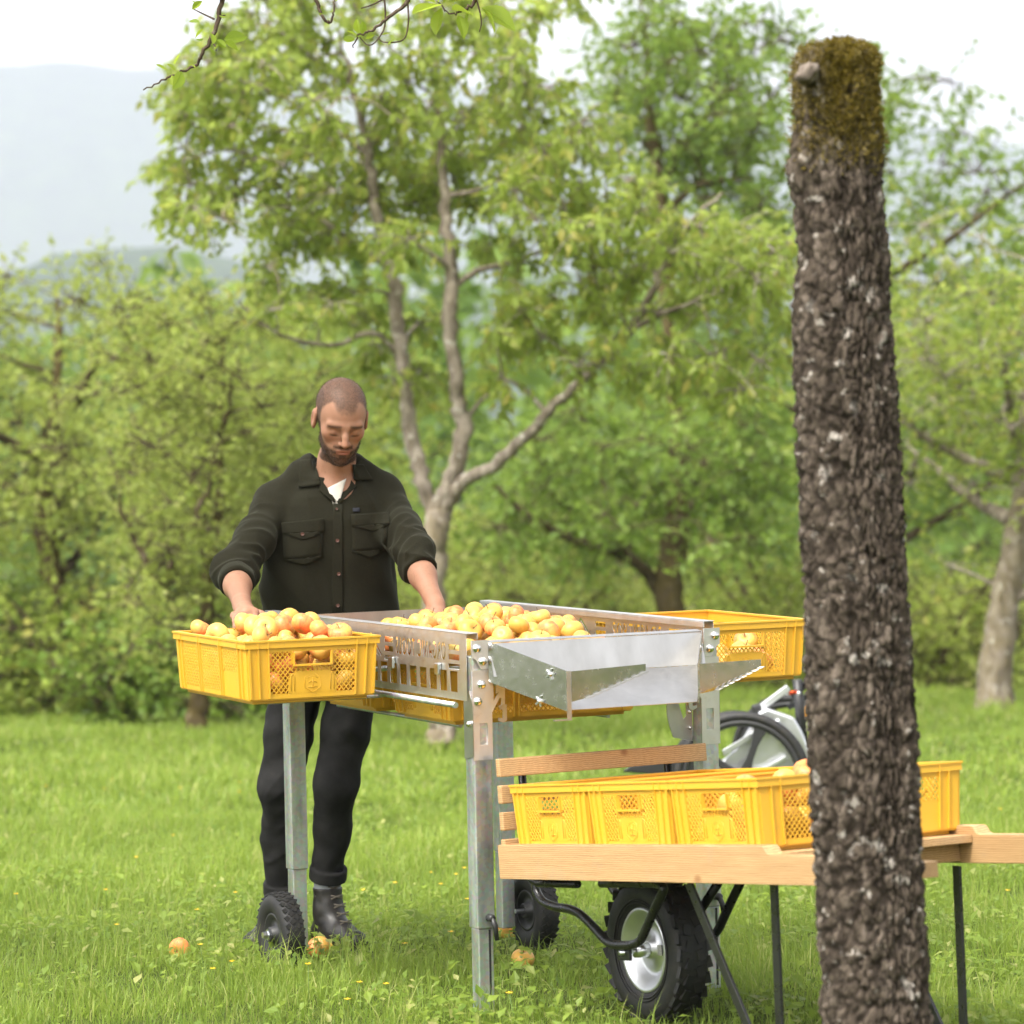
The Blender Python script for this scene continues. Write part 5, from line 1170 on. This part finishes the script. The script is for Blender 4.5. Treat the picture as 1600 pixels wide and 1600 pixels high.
def sd_head(P):
    q = head_local(P); far = np.linalg.norm(q, axis=1) > .34; x_ = np.abs(q[:, 0]); m = np.c_[x_, q[:, 1], q[:, 2]]
    d = s_ell(q, (0, .020, .032), (.0745, .097, .080))
    d = smin(d, s_ell(q, (0, -.026, -.012), (.061, .064, .088)), .03)
    d = smin(d, s_ell(q, (0, -.030, -.074), (.051, .052, .043)), .025)
    d = smin(d, s_ell(q, (0, -.068, -.104), (.024, .021, .020)), .02)
    d = smin(d, s_ball(m, (.040, -.006, -.064), .012), .03)
    d = smin(d, s_ball(m, (.044, -.055, -.022), .018), .022)
    d = smin(d, s_cone(m, (.008, -.083, .012), (.044, -.070, .012), .0105, .009), .014)
    d = smax(d, -s_ell(m, (.031, -.100, -.009), (.018, .016, .012)), .012)
    d = smin(d, s_ell(m, (.031, -.0735, -.009), (.0150, .0125, .0125)), .004)
    d = smin(d, s_chain(q, [(0, -.086, .008), (0, -.099, -.016), (0, -.110, -.036)], [.0075, .0085, .0105], .008), .009)
    d = smin(d, s_ball(m, (.0115, -.097, -.040), .0075), .006)
    d = smin(d, s_ell(q, (0, -.068, -.066), (.033, .026, .026)), .016)
    d = smin(d, s_ell(q, (0, -.0915, -.0645), (.021, .006, .0048)), .005); d = smin(d, s_ell(q, (0, -.0900, -.0735), (.017, .0065, .0055)), .005)
    d = smax(d, -s_ell(m, (0, -.0985, -.0692), (.021, .006, .0013)), .003)
    ear = s_ell(m - np.array([.0785, .016, -.012]), (0, 0, 0), (.0095, .0195, .033)); ear = smax(ear, -s_ell(m, (.0885, .010, -.010), (.007, .010, .019)), .006)
    d = smin(d, ear, .007)
    return np.where(far, np.linalg.norm(q, axis=1) - .20, d) * HS
def hand(P, W, f, n, curl, spread=1.0, side=1):
    """palm and five fingers: W wrist, f towards the fingers, n out of the back of the hand, side = thumb side"""
    f = np.array(f, float); f /= np.linalg.norm(f); n = np.array(n, float); n -= f * (n @ f); n /= np.linalg.norm(n); s = np.cross(f, n) * side
    pt = lambda a, b, c: np.array(W) + f * a + s * b + n * c
    d = s_chain(P, [pt(0, 0, 0), pt(.045, .004, .004), pt(.085, .006, .004)], [.024, .026, .022], .02)
    d = smin(d, s_cone(P, pt(.085, .032, .002), pt(.082, -.030, .0), .015, .013), .022)
    for k, (b, L) in enumerate(((.032, .074), (.011, .082), (-.010, .076), (-.030, .060))):
        p = pt(.088, b, .004); a = .25; r = .0098 - .0006 * k
        for j, fr in enumerate((.45, .32, .23)):
            a += curl * (.75 + .25 * j) ; q = p + (f * math.cos(a) - n * math.sin(a)) * L * fr + s * (b * .10 * spread * fr)
            d = smin(d, s_cone(P, p, q, r, r * .93), .004 if j else .010); p = q; r *= .93
    tb_ = [pt(.020, .026, -.006), pt(.048, .052, -.014), pt(.074, .060, -.026), pt(.094, .058, -.040)]
    return smin(d, s_chain(P, tb_, [.016, .0135, .0115, .010], .006), .010)
fR = np.array([.10, -.93, -.12]); nR = np.array([-.10, -.10, 1.0]); fL = np.array([.18, -.55, -.80]); nL = np.array([.1, -.8, .55])
def sd_skin(P):
    d = sd_head(P)
    d = smin(d, s_chain(P, [neck1 + np.array([0, .012, .0]), (neck0 + neck1) / 2 + np.array([0, .012, 0]), neck0 + np.array([0, .02, -.03])], [.052, .055, .064], .03), .022)
    d = smin(d, s_cone(P, neck1 + np.array([.006, -.030, -.030]), neck0 + np.array([.005, -.035, -.01]), .017, .02), .02)
    d = smin(d, s_cone(P, shR + np.array([.05, 0, .0]), shL + np.array([-.05, 0, 0]), .065, .065), .06)
    d = smin(d, s_cone(P, neck0 + np.array([0, .01, -.08]), chest, .105, .115), .05); d = smin(d, s_cone(P, chest, pelvis, .115, .12), .06)
    for sh_, el_, wr_ in ((shR, elR, wrR), (shL, elL, wrL)):
        md = el_ * .62 + wr_ * .38
        a = s_chain(P, [sh_, sh_ * .5 + el_ * .5, el_, md, wr_], [.055, .046, .038, .039, .0255], .03); a = smin(a, s_cone(P, wr_ + (el_ - wr_) * .15, wr_, .028, .026), .01); d = smin(d, a, .03)
    h1 = hand(P, wrR, fR, nR, .42, 1, -1); h2 = hand(P, wrL, fL, nL, .30, 1, 1)
    return smin(smin(d, h1, .012), h2, .012)
lo = np.array([-.45, -.90, .90]); hi = np.array([.52, .22, 1.97])
V, Q = sdf_mesh(sd_skin, lo, hi, .0032)
q = head_local(V); X_, Y_, Z_ = np.abs(q[:, 0]), q[:, 1], q[:, 2]; inhead = (np.linalg.norm(q, axis=1) < .16)
sst = lambda a, b, v: (lambda t: t * t * (3 - 2 * t))(np.clip((v - a) / (b - a), 0, 1))
nz_ = vnoise(q * np.array([420, 420, 260]), 3) * .5 + .5; nz2 = vnoise(q * 150, 8) * .5 + .5; nz3 = fbm(V * 22, 4)
skin = np.array([.305, .158, .098])[None, :] * (1 + .07 * nz3[:, None]); 
red = np.clip(1.0 * np.exp(-((X_ - .045) / .02) ** 2 - ((Z_ + .03) / .025) ** 2) * (Y_ < -.02) + np.exp(-(X_ / .014) ** 2 - ((Z_ + .036) / .018) ** 2) * (Y_ < -.09), 0, 1) * inhead
ear_ = inhead & (X_ > .074) & (np.abs(Y_ - .014) < .03) & (np.abs(Z_ + .012) < .04)
red = np.where(ear_, .8, red); skin = skin * (1 - .20 * red[:, None]) + np.array([.38, .12, .07])[None, :] * .20 * red[:, None]
line = .048 + .034 * sst(.020, .050, X_) + .010 * nz2 - .050 * sst(-.055, -.020, Y_) - .05 * sst(-.03, .03, Y_)
hair = sst(-.012, .016, Z_ - line) * (Y_ > -.088) * ~ear_
side = sst(-.034, -.022, Y_) * sst(-.035, -.02, Z_ + .02 * (Y_ > .03)) * (X_ > .05) * ~ear_
nape = (Y_ > .04) * sst(-.075, -.05, Z_)
hair = np.clip(np.maximum(np.maximum(hair, side), nape), 0, 1) * inhead
cheek = -.030 - .030 * sst(-.012, -.070, Y_) 
beard = sst(.004, -.012, Z_ - cheek) * sst(.020, -.004, Y_) * (Z_ > -.135)
burn = (Y_ > -.032) * (Y_ < -.004) * (Z_ < .0) * (Z_ > -.05) * (X_ > .05)
mou = np.exp(-((Z_ + .0545) / .0065) ** 2) * (X_ < .030) * (Y_ < -.07)
lips = np.clip(np.exp(-((Z_ + .069) / .0085) ** 4) * (X_ < .021) * (Y_ < -.082), 0, 1)
under = np.exp(-((Z_ + .0815) / .003) ** 2) * (X_ < .016) * 0
soul = ((X_ > .010) & (np.abs(Z_ + .083) < .007) & (Y_ < -.07)) * .45
beard = np.clip(np.maximum(np.maximum(beard * (1 - soul), burn * .9), mou), 0, 1) * (1 - .9 * lips) * inhead * ~ear_
brow = np.clip(np.exp(-((Z_ - .013 - .003 * np.cos(X_ * 60)) / .0042) ** 2) * sst(.010, .016, X_) * sst(.056, .048, X_) * (Y_ < -.055), 0, 1) * inhead
lash = np.clip(np.exp(-((Z_ + .0175) / .0030) ** 2) * np.exp(-((X_ - .031) / .013) ** 4) * (Y_ < -.07), 0, 1) * inhead
lid_shade = np.clip(np.exp(-((Z_ + .006) / .010) ** 2) * np.exp(-((X_ - .031) / .018) ** 2) * (Y_ < -.06), 0, 1) * inhead
hc = np.array([.070, .040, .026])[None, :]; bc = np.array([.028, .016, .010])[None, :]
col = skin
col = col * (1 - .08 * lid_shade[:, None])  # shade over the closed eyes put into the skin colour
mix = lambda c, t, k: c * (1 - k[:, None]) + t * k[:, None]
col = mix(col, hc, np.clip(hair * (.60 + .34 * nz_ + .14 * (X_ > .06)), 0, .95)); col = mix(col, bc, np.clip(beard * (.52 + .42 * nz_), 0, .93))
col = mix(col, np.array([.26, .085, .06])[None, :], .65 * lips); col = mix(col, bc, .80 * brow * (.7 + .3 * nz_)); col = mix(col, np.array([.03, .018, .012])[None, :], .85 * lash)
armz = (~inhead); hairarm = (vnoise(V * np.array([500, 500, 160]), 6) > .55) & armz; col[hairarm] *= .86
me = np_mesh('body', V, [Q], {'col': col}, smooth=True)
x = NT('skin'); x.set(Base_Color=x.attr('col', 'Color'), Roughness=.55, Subsurface_Weight=.12, Subsurface_Scale=.012, Specular_IOR_Level=.28)
x.b.inputs['Subsurface Radius'].default_value = (1, .35, .2); x.bump(x.noise(x.obj(), 420, 3, .6), .18, .001); M['skin'] = x.m
man = empty('person', tuple(MO)); tag(man, 'man with cropped hair and beard in a dark green overshirt leaning over the apples', 'person')
sm = lambda o, f=.5, n=2: (lambda m: (setattr(m, 'factor', f), setattr(m, 'iterations', n)))(o.modifiers.new('smooth', 'SMOOTH'))
body = link('body', me, M['skin'], man)
# cropped hair and stubble: thousands of short strands rooted in the scalp and jaw
nr_ = np.zeros(len(V) * 3, np.float32); me.vertex_normals.foreach_get('vector', nr_); nr_ = nr_.reshape(-1, 3); hr = np.random.default_rng(90)
def strands(name, weight, n, L, w, lie, cols):
    k = hr.choice(len(V), n, p=weight / weight.sum()); P = V[k] + hr.normal(0, .0015, (n, 3)); N = nr_[k]
    D = N * .75 + (HM @ np.array(lie)) [None, :] * .6 + hr.normal(0, .28, (n, 3)); D /= np.linalg.norm(D, axis=1, keepdims=True); S = np.cross(D, hr.normal(size=(n, 3))); S /= np.linalg.norm(S, axis=1, keepdims=True)
    ln = (L * (.6 + .8 * hr.random(n)))[:, None]; VV = np.stack([P - S * w, P + S * w, P + D * ln], 1).reshape(-1, 3); o = link(name, np_mesh(name, VV, [np.arange(3 * n).reshape(-1, 3)], {'tone': np.repeat(hr.random(n), 3)}), None, body)
    x = NT(name + '_strand'); x.set(Base_Color=x.mix(x.attr('tone'), *cols), Roughness=.6, Specular_IOR_Level=.3); o.data.materials.append(x.m); o['kind'] = 'stuff'
strands('hair', np.clip(hair, 0, 1) ** 2 * (Z_ > -.06) + 1e-9, 15000, .0042, .00022, (0, .4, .1), ((.040, .023, .014), (.13, .078, .05)))
strands('beard', np.clip(beard - .25, 0, 1) * (1 + .5 * mou) + 1e-9, 8000, .0058, .00024, (0, -.2, -.9), ((.018, .010, .006), (.075, .042, .026)))
strands('eyebrows', brow ** 2 + 1e-9, 380, .0050, .00026, (0, -.2, .1), ((.016, .009, .006), (.05, .03, .02)))

# overshirt
arm_dirR = elR - shR; arm_dirL = elL - shL; cufR = elR + (wrR - elR) * .30; cufL = elL + (wrL - elL) * .26
topz = neck0[2]; hemz = pelvis[2] - .02
def sd_torso(P):
    z = P[:, 2]; t = np.clip((z - hemz) / (topz - hemz), 0, 1)
    cx = pelvis[0] - .018 * (1 - t) + (neck0[0] - pelvis[0]) * t; cy = pelvis[1] + (chest[1] - pelvis[1]) * np.clip(t * 2, 0, 1) + (neck0[1] - chest[1]) * np.clip(t * 2 - 1, 0, 1)
    a = np.interp(t, [0, .25, .5, .75, .88, 1.0], [.236, .226, .214, .206, .172, .080]); b = np.interp(t, [0, .3, .6, .8, .92, 1], [.125, .125, .135, .128, .105, .075])
    q = np.sqrt(((P[:, 0] - cx) / a) ** 2 + ((P[:, 1] - cy) / b) ** 2); q4 = (np.abs((P[:, 0] - cx) / a) ** 2.6 + np.abs((P[:, 1] - cy) / b) ** 2.6) ** (1 / 2.6)
    d = (q4 - 1) * np.minimum(a, b) * .9; return np.maximum(np.maximum(d, hemz - z), (z - topz) * .8 - .012)
def folds(P):
    f = .009 * (.5 - 2 * np.abs(vnoise(np.c_[P[:, 0] * 9 + P[:, 2] * 5, P[:, 1] * 9, P[:, 2] * 4 - P[:, 0] * 3], 47))) + .0045 * fbm(np.c_[P[:, 0] * 7, P[:, 1] * 7, P[:, 2] * 3.2], 41, 3) + .004 * vnoise(np.c_[P[:, 0] * 22 + P[:, 2] * 8, P[:, 1] * 22, P[:, 2] * 9], 43)
    return f
def sleeve(P, sh_, el_, cu_, r, seed):
    d = s_chain(P, [sh_, sh_ * .45 + el_ * .55, el_, cu_], [r[0], r[1], r[2], r[3]], .035)
    ax = (el_ - sh_) / np.linalg.norm(el_ - sh_); t = (P - sh_) @ ax
    w = np.exp(-((t - np.linalg.norm(el_ - sh_)) / .11) ** 2); w2 = np.exp(-((t - .03) / .09) ** 2)
    sk = np.array([ax[2], .3, -ax[0]])
    d = d - (.010 * w + .006) * (.6 - 2 * np.abs(vnoise(np.c_[t * 11 + (P @ sk) * 15, P[:, 0] * 5 + t * 4, P[:, 1] * 9], seed))) - (.006 * w + .004) * (.6 - 2 * np.abs(vnoise(np.c_[t * 24 - (P @ sk) * 24, P[:, 0] * 9, P[:, 1] * 15], seed + 31))) - .005 * w2 * vnoise(np.c_[t * 24, P[:, 1] * 8, P[:, 0] * 8], seed + 3)
    cd = (cu_ - el_) / np.linalg.norm(cu_ - el_); tt = (P - cu_) @ cd; rr = np.linalg.norm((P - cu_) - tt[:, None] * cd[None, :], axis=1)
    roll_ = np.sqrt(np.clip(np.abs(tt + .022) - .020, 0, None) ** 2 + np.clip(np.abs(rr - r[3] + .004) - .003, 0, None) ** 2) - .005 + .0025 * vnoise(P * 40, seed + 8)
    d = smin(d, roll_, .006); hol = np.maximum(rr - (r[3] - .010), -(tt + .05)); return np.maximum(np.maximum(d, tt - .006), -hol)
wedge_z = J(524, 786, 10.55)[2]; vx = J(524, 786, 10.55)[0]
def sd_shirt(P):
    d = sd_torso(P); d = smin(d, s_cone(P, neck0 + np.array([-.05, .02, -.035]), shR + np.array([.02, 0, .005]), .060, .066), .05); d = smin(d, s_cone(P, neck0 + np.array([.05, .02, -.035]), shL + np.array([-.02, 0, .005]), .060, .066), .05)
    d = smin(d, s_cone(P, neck0 + np.array([-.060, .025, .050]), shR + np.array([.01, 0, .026]), .046, .056), .04); d = smin(d, s_cone(P, neck0 + np.array([.066, .025, .045]), shL + np.array([-.01, 0, .026]), .046, .056), .04)
    d = smin(d, s_cone(P, neck0 + np.array([-.02, .045, .02]), neck0 + np.array([.03, .045, .025]), .055, .055), .03)
    d = d - folds(P)
    d = smin(d, sleeve(P, shR, elR, cufR, (.060, .063, .062, .053), 51), .03); d = smin(d, sleeve(P, shL, elL, cufL, (.058, .060, .058, .051), 57), .03)
    wz = P[:, 2] - wedge_z; w = np.maximum(np.abs(P[:, 0] - vx - .10 * wz) - wz * .44, P[:, 1] - neck0[1] + .01); w = np.maximum(w, -wz)
    nk = np.linalg.norm((P - neck0)[:, :2] - np.array([.0, .012])[None, :], axis=1) - .070; nk = np.maximum(nk, neck0[2] - .03 - P[:, 2])
    return smax(smax(d, -w, .004), -nk, .008)
lo = np.array([-.50, -.60, hemz - .02]); hi = np.array([.42, .24, topz + .10])
V, Q = sdf_mesh(sd_shirt, lo, hi, .0040)
x = NT('wool_overshirt'); o_ = x.obj(); nn = x.noise(o_, 520, 2, .6); n2 = x.noise(o_, 14, 4, .6)
x.set(Base_Color=x.mix(x.ramp(nn, [(.35, (0, 0, 0)), (.65, (1, 1, 1))]), (.0085, .0080, .0040), (.019, .0174, .0092)), Roughness=.92, Sheen_Weight=.10, Sheen_Roughness=.5, Specular_IOR_Level=.15)
x.b.inputs['Sheen Tint'].default_value = (.5, .52, .38, 1); x.bump(nn, .35, .0012); M['shirt'] = x.m
shirt = link('overshirt', np_mesh('overshirt', V, [Q], smooth=True), M['shirt'], man); sm(shirt, .35, 1)
def sd_all(P): return np.minimum(sd_shirt(P), sd_skin(P))
def drape(px, py, off, fn=sd_shirt, Y0=10.2):
    """points on the front of the cloth under photo pixels, lifted by off towards the camera"""
    px = np.asarray(px, float); py = np.asarray(py, float); o = np.array([0, 0, CAM_H]); D = np.array([np.array(_rt) * ((a - 800) / F_PX) + np.array(_up) * ((800 - b) / F_PX) + np.array(_fw) for a, b in zip(px, py)]); D /= np.linalg.norm(D, axis=1, keepdims=True)
    t = Y0 / D[:, 1]
    for _ in range(60): t = t + np.clip(fn(o + D * t[:, None] - MO), -.02, .05) * .8; t = np.minimum(t, 11.0 / D[:, 1])
    return o + D * (t - off)[:, None] - MO
def quad_patch(name, c, off, mat, parent, n=9, thick=.003, fn=sd_shirt):
    u, v = np.meshgrid(np.linspace(0, 1, n), np.linspace(0, 1, n)); c = np.array(c, float)
    g = (c[0][None, None] * ((1 - u) * (1 - v))[..., None] + c[1][None, None] * (u * (1 - v))[..., None] + c[2][None, None] * (u * v)[..., None] + c[3][None, None] * ((1 - u) * v)[..., None]).reshape(-1, 2)
    F_ = drape(g[:, 0], g[:, 1], off, fn); B_ = drape(g[:, 0], g[:, 1], off - thick - .004, fn); i = np.arange(n * n).reshape(n, n); N = n * n
    f = np.stack([i[:-1, :-1], i[1:, :-1], i[1:, 1:], i[:-1, 1:]], -1).reshape(-1, 4); rim = np.r_[i[0, :-1], i[:-1, -1], i[-1, :0:-1], i[:0:-1, 0]]; rf = np.stack([rim, np.roll(rim, -1), np.roll(rim, -1) + N, rim + N], -1)
    o = link(name, np_mesh(name, np.vstack([F_, B_]), [np.concatenate([f, (f + N)[:, ::-1], rf])], smooth=True), mat, parent)
    o.data.polygons.foreach_set('use_smooth', np.r_[np.ones(len(f), bool), np.ones(len(f), bool), np.zeros(len(rf), bool)]); return o
C_ = lambda l: [(260 + a / 3.2, 560 + b / 3.2) for a, b in l]
quad_patch('collar_flap', C_([(738, 500), (668, 506), (660, 646), (772, 632)]), .012, M['shirt'], shirt, 12, fn=sd_all)
quad_patch('collar_flap', C_([(930, 530), (985, 528), (1034, 606), (938, 610)]), .012, M['shirt'], shirt, 12, fn=sd_all)
cb = []; nt_ = 33; cc = neck0 + np.array([.002, .016, 0])
for t in np.linspace(-2.35, 2.35, nt_):
    d = np.array([math.sin(t), math.cos(t), 0]); w = (1 + math.cos(t)) / 2; zt = -.005 + .085 * w
    up_ = np.array([.010, -.034, 0]) * (zt / .08)
    cb += [cc + d * .066 + [0, 0, -.05], cc + up_ + d * .068 + [0, 0, zt - .006], cc + up_ + d * .073 + [0, 0, zt], cc + up_ + d * .080 + [0, 0, zt - .006], cc + up_ * .4 + d * .104 * np.array([1.12, 1, 1]) + [0, 0, zt - .052]]
i = np.arange(nt_ * 5).reshape(nt_, 5); f = np.stack([i[:-1, :-1], i[:-1, 1:], i[1:, 1:], i[1:, :-1]], -1).reshape(-1, 4)
co_ = link('collar', np_mesh('collar', np.array(cb), [f], smooth=True), M['shirt'], shirt); m_ = co_.modifiers.new('thick', 'SOLIDIFY'); m_.thickness = .003
quad_patch('lapel', C_([(770, 600), (764, 660), (838, 722), (856, 716)]), .008, M['shirt'], shirt, 8)
quad_patch('lapel', C_([(905, 585), (950, 640), (860, 730), (850, 712)]), .008, M['shirt'], shirt, 8)
quad_patch('placket', C_([(834, 724), (880, 730), (882, 1290), (828, 1290)]), .006, M['shirt'], shirt, 10)
pk = quad_patch('chest_pocket', C_([(580, 858), (782, 840), (780, 990), (586, 1010)]), .0058, M['shirt'], shirt, 8)
quad_patch('pocket_point', C_([(586, 1008), (780, 988), (735, 1018), (690, 1034)]), .0058, M['shirt'], pk, 6)
quad_patch('pocket_flap', C_([(573, 822), (786, 798), (790, 866), (580, 878)]), .0095, M['shirt'], pk, 8); quad_patch('flap_point', C_([(580, 876), (790, 864), (735, 893), (680, 908)]), .0095, M['shirt'], pk, 6)
pk2 = quad_patch('chest_pocket', C_([(926, 820), (1108, 815), (1096, 955), (928, 968)]), .0058, M['shirt'], shirt, 8)
quad_patch('pocket_point', C_([(928, 966), (1096, 953), (1060, 978), (1020, 1000)]), .0058, M['shirt'], pk2, 6)
quad_patch('pocket_flap', C_([(922, 780), (1112, 766), (1116, 826), (926, 840)]), .0095, M['shirt'], pk2, 8); quad_patch('flap_point', C_([(926, 838), (1116, 824), (1075, 850), (1034, 868)]), .0095, M['shirt'], pk2, 6)
plain('woven_tag', (.008, .009, .016), .8); quad_patch('woven_tag', C_([(932, 748), (968, 746), (966, 766), (932, 768)]), .0062, M['woven_tag'], shirt, 4)
x = NT('button'); x.set(Base_Color=(.09, .028, .014), Roughness=.3); M['button'] = x.m
for cx_, cy_ in ((680, 878), (855, 911), (862, 1078), (857, 1236), (852, 752)):
    px, py = C_([(cx_, cy_)])[0]; p = drape([px], [py], .0135 if cx_ == 680 else .0095)[0]; rr = .0058 if cy_ != 752 else .004
    b = MB(); b.lathe([(.0005, .0010), (rr * .72, .0008), (rr * .8, .0026), (rr * .95, .0026), (rr, .0012), (rr, -.003)], 14, Matrix.Translation(Vector(p)) @ Matrix.Rotation(math.pi / 2 - .1, 4, 'X')); b.build('button', M['button'], shirt)
# white vest at the neck opening
plain('white_cotton', (.52, .49, .43), .9)
def sd_vest(P): return sd_skin(P) - .006
quad_patch('undershirt', C_([(806, 648), (900, 600), (860, 735), (835, 735)]), .007, M['white_cotton'], man, 8, .004, sd_skin)

# trousers
hpR, hpL = J(468, 1040, 10.78), J(556, 1040, 10.78); knR, knL = J(437, 1232, 10.73), J(525, 1228, 10.70); anR, anL = J(441, 1395, 10.84), J(512, 1372, 10.79)
def sd_jeans(P):
    d = s_cone(P, hpR + np.array([.02, 0, .02]), hpL + np.array([-.02, 0, .02]), .104, .104)
    for hp_, kn_, an_, sd_ in ((hpR, knR, anR, 61), (hpL, knL, anL, 67)):
        mid = kn_ * .5 + an_ * .5 + np.array([0, .012, 0]); l = s_chain(P, [hp_, hp_ * .45 + kn_ * .55, kn_, mid, an_], [.090, .075, .064, .057, .053], .03)
        ax = (an_ - kn_) / np.linalg.norm(an_ - kn_); t = (P - kn_) @ ax; w = np.exp(-((t + .0) / .10) ** 2) + .9 * np.exp(-((t - .26) / .08) ** 2) + .35
        l = l - .0065 * w * (.7 - 2 * np.abs(vnoise(np.c_[t * 15 + P[:, 0] * 13, P[:, 0] * 6, P[:, 1] * 10], sd_))) - .003 * fbm(P * 22, sd_ + 9, 2) - .003 * vnoise(P * 18, sd_ + 2)
        tt = (P - an_) @ ax; rr = np.linalg.norm((P - an_) - tt[:, None] * ax[None, :], axis=1)
        cuff = np.sqrt(np.clip(np.abs(tt + .018) - .018, 0, None) ** 2 + np.clip(np.abs(rr - .054) - .004, 0, None) ** 2) - .004; l = smin(l, cuff, .004)
        l = np.maximum(np.maximum(l, tt - .004), -np.maximum(rr - .047, -(tt + .04))); d = smin(d, l, .035 if sd_ == 61 else .02)
    return np.maximum(d, P[:, 2] - (pelvis[2] + .10))
lo = np.minimum.reduce([knR, anR, knL, anL]) - .16; hi = np.maximum.reduce([hpL, hpR]) + np.array([.18, .20, .14]); lo[1] = -.20; hi[1] = .25
V, Q = sdf_mesh(sd_jeans, lo, hi, .0052)
x = NT('black_denim'); o_ = x.obj(); w1 = x.noise(x.mapv(o_, (900, 900, 300)), 1, 2); w2 = x.noise(o_, 9, 4, .65)
x.set(Base_Color=x.mix(x.ramp(w2, [(.40, (0, 0, 0)), (.75, (.8, .8, .8))]), x.ramp(w1, [(.3, (.006, .006, .006)), (.7, (.014, .0135, .013))]), (.026, .025, .024)), Roughness=.85, Specular_IOR_Level=.2); x.bump(w1, .4, .001); M['denim'] = x.m
jeans = link('trousers', np_mesh('trousers', V, [Q], smooth=True), M['denim'], man); sm(jeans, .5, 1)

# laced boots
x = NT('boot_leather'); o_ = x.obj(); b1 = x.noise(o_, 60, 4, .6); x.set(Base_Color=x.ramp(b1, [(.35, (.006, .0055, .005)), (.7, (.020, .016, .012))]), Roughness=x.ramp(b1, [(.3, (.36,) * 3), (.7, (.6,) * 3)])); x.bump(b1, .3, .001); M['leather'] = x.m
plain('boot_sole', (.012, .012, .012), .7); plain('boot_lace', (.10, .085, .065), .8)
for an_, yaw in ((anR, -.55), (anL, .62)):
    c, s = math.cos(yaw), math.sin(yaw); fw = np.array([s, -c, 0]); sd_ = np.array([c, s, 0]); z0 = .030; heel = np.array([an_[0], an_[1], z0]) - fw * .045
    def bt(P):
        d = s_chain(P, [heel + [0, 0, .020], heel + fw * .10 + [0, 0, .020], heel + fw * .205 + [0, 0, .012]], [.036, .041, .037], .03)
        d = smin(d, s_chain(P, [heel + fw * .035 + [0, 0, .04], heel + fw * .045 + [0, 0, .10], heel + fw * .043 + [0, 0, .185]], [.046, .044, .049], .03), .03)
        d = smin(d, s_cone(P, heel + fw * .07 + [0, 0, .065], heel + fw * .15 + [0, 0, .028], .036, .032), .03)
        d = d - .0018 * vnoise(P * 45, 5); top_ = heel[2] + .172
        t_ = np.linalg.norm((P - heel - fw * .043)[:, :2], axis=1) - .041; return np.maximum(np.maximum(np.maximum(d, P[:, 2] - top_), z0 - .016 - P[:, 2]), -np.maximum(t_, top_ - .05 - P[:, 2]))
    V, Q = sdf_mesh(bt, np.minimum(heel, heel + fw * .22) - [.09, .09, .05], np.maximum(heel, heel + fw * .22) + [.09, .09, .26], .0045)
    bo = link('boot', np_mesh('boot', V, [Q], smooth=True), M['leather'], man)
    out = []
    for a in np.linspace(0, 2 * math.pi, 36, endpoint=False):
        t = (math.cos(a) + 1) / 2; w = (.040 + .010 * math.sin(t * math.pi)) ; p = heel + fw * (.085 + .165 * math.cos(a) * (1 if math.cos(a) > 0 else .82)) + sd_ * math.copysign(abs(math.sin(a)) ** .7, math.sin(a)) * w; out.append(p)
    sl = MB(); k = len(out); sl.add([(p[0], p[1], 0.002) for p in out] + [(p[0], p[1], .020) for p in out], [tuple(reversed(range(k))), tuple(range(k, 2 * k))] + [(i, (i + 1) % k, (i + 1) % k + k, i + k) for i in range(k)]); sl.build('sole', M['boot_sole'], bo, .003)
    lc = MB()
    for i in range(6):
        t = i / 5; p = heel + fw * (.165 - .085 * t) + np.array([0, 0, .062 + .105 * t ** 1.1 - .02 * (1 - t)]); w = .022
        a = p - sd_ * w; b = p + sd_ * w; lc.tube([a, p + fw * .012 + [0, 0, .010], b + [0, 0, .010]], .0026, 5); lc.tube([b, p + fw * .013 + [0, 0, .006], a + [0, 0, .012]], .0026, 5)
    lc.build('laces', M['boot_lace'], bo)
    sk_ = MB().lathe([(.044, heel[2] + .15), (.045, heel[2] + .20), (.045, heel[2] + .225)], 20, Matrix.Translation(Vector((*(heel + fw * .043)[:2], 0)))); plain('grey_sock', (.25, .26, .28), .9); sk_.build('sock', M['grey_sock'], bo)
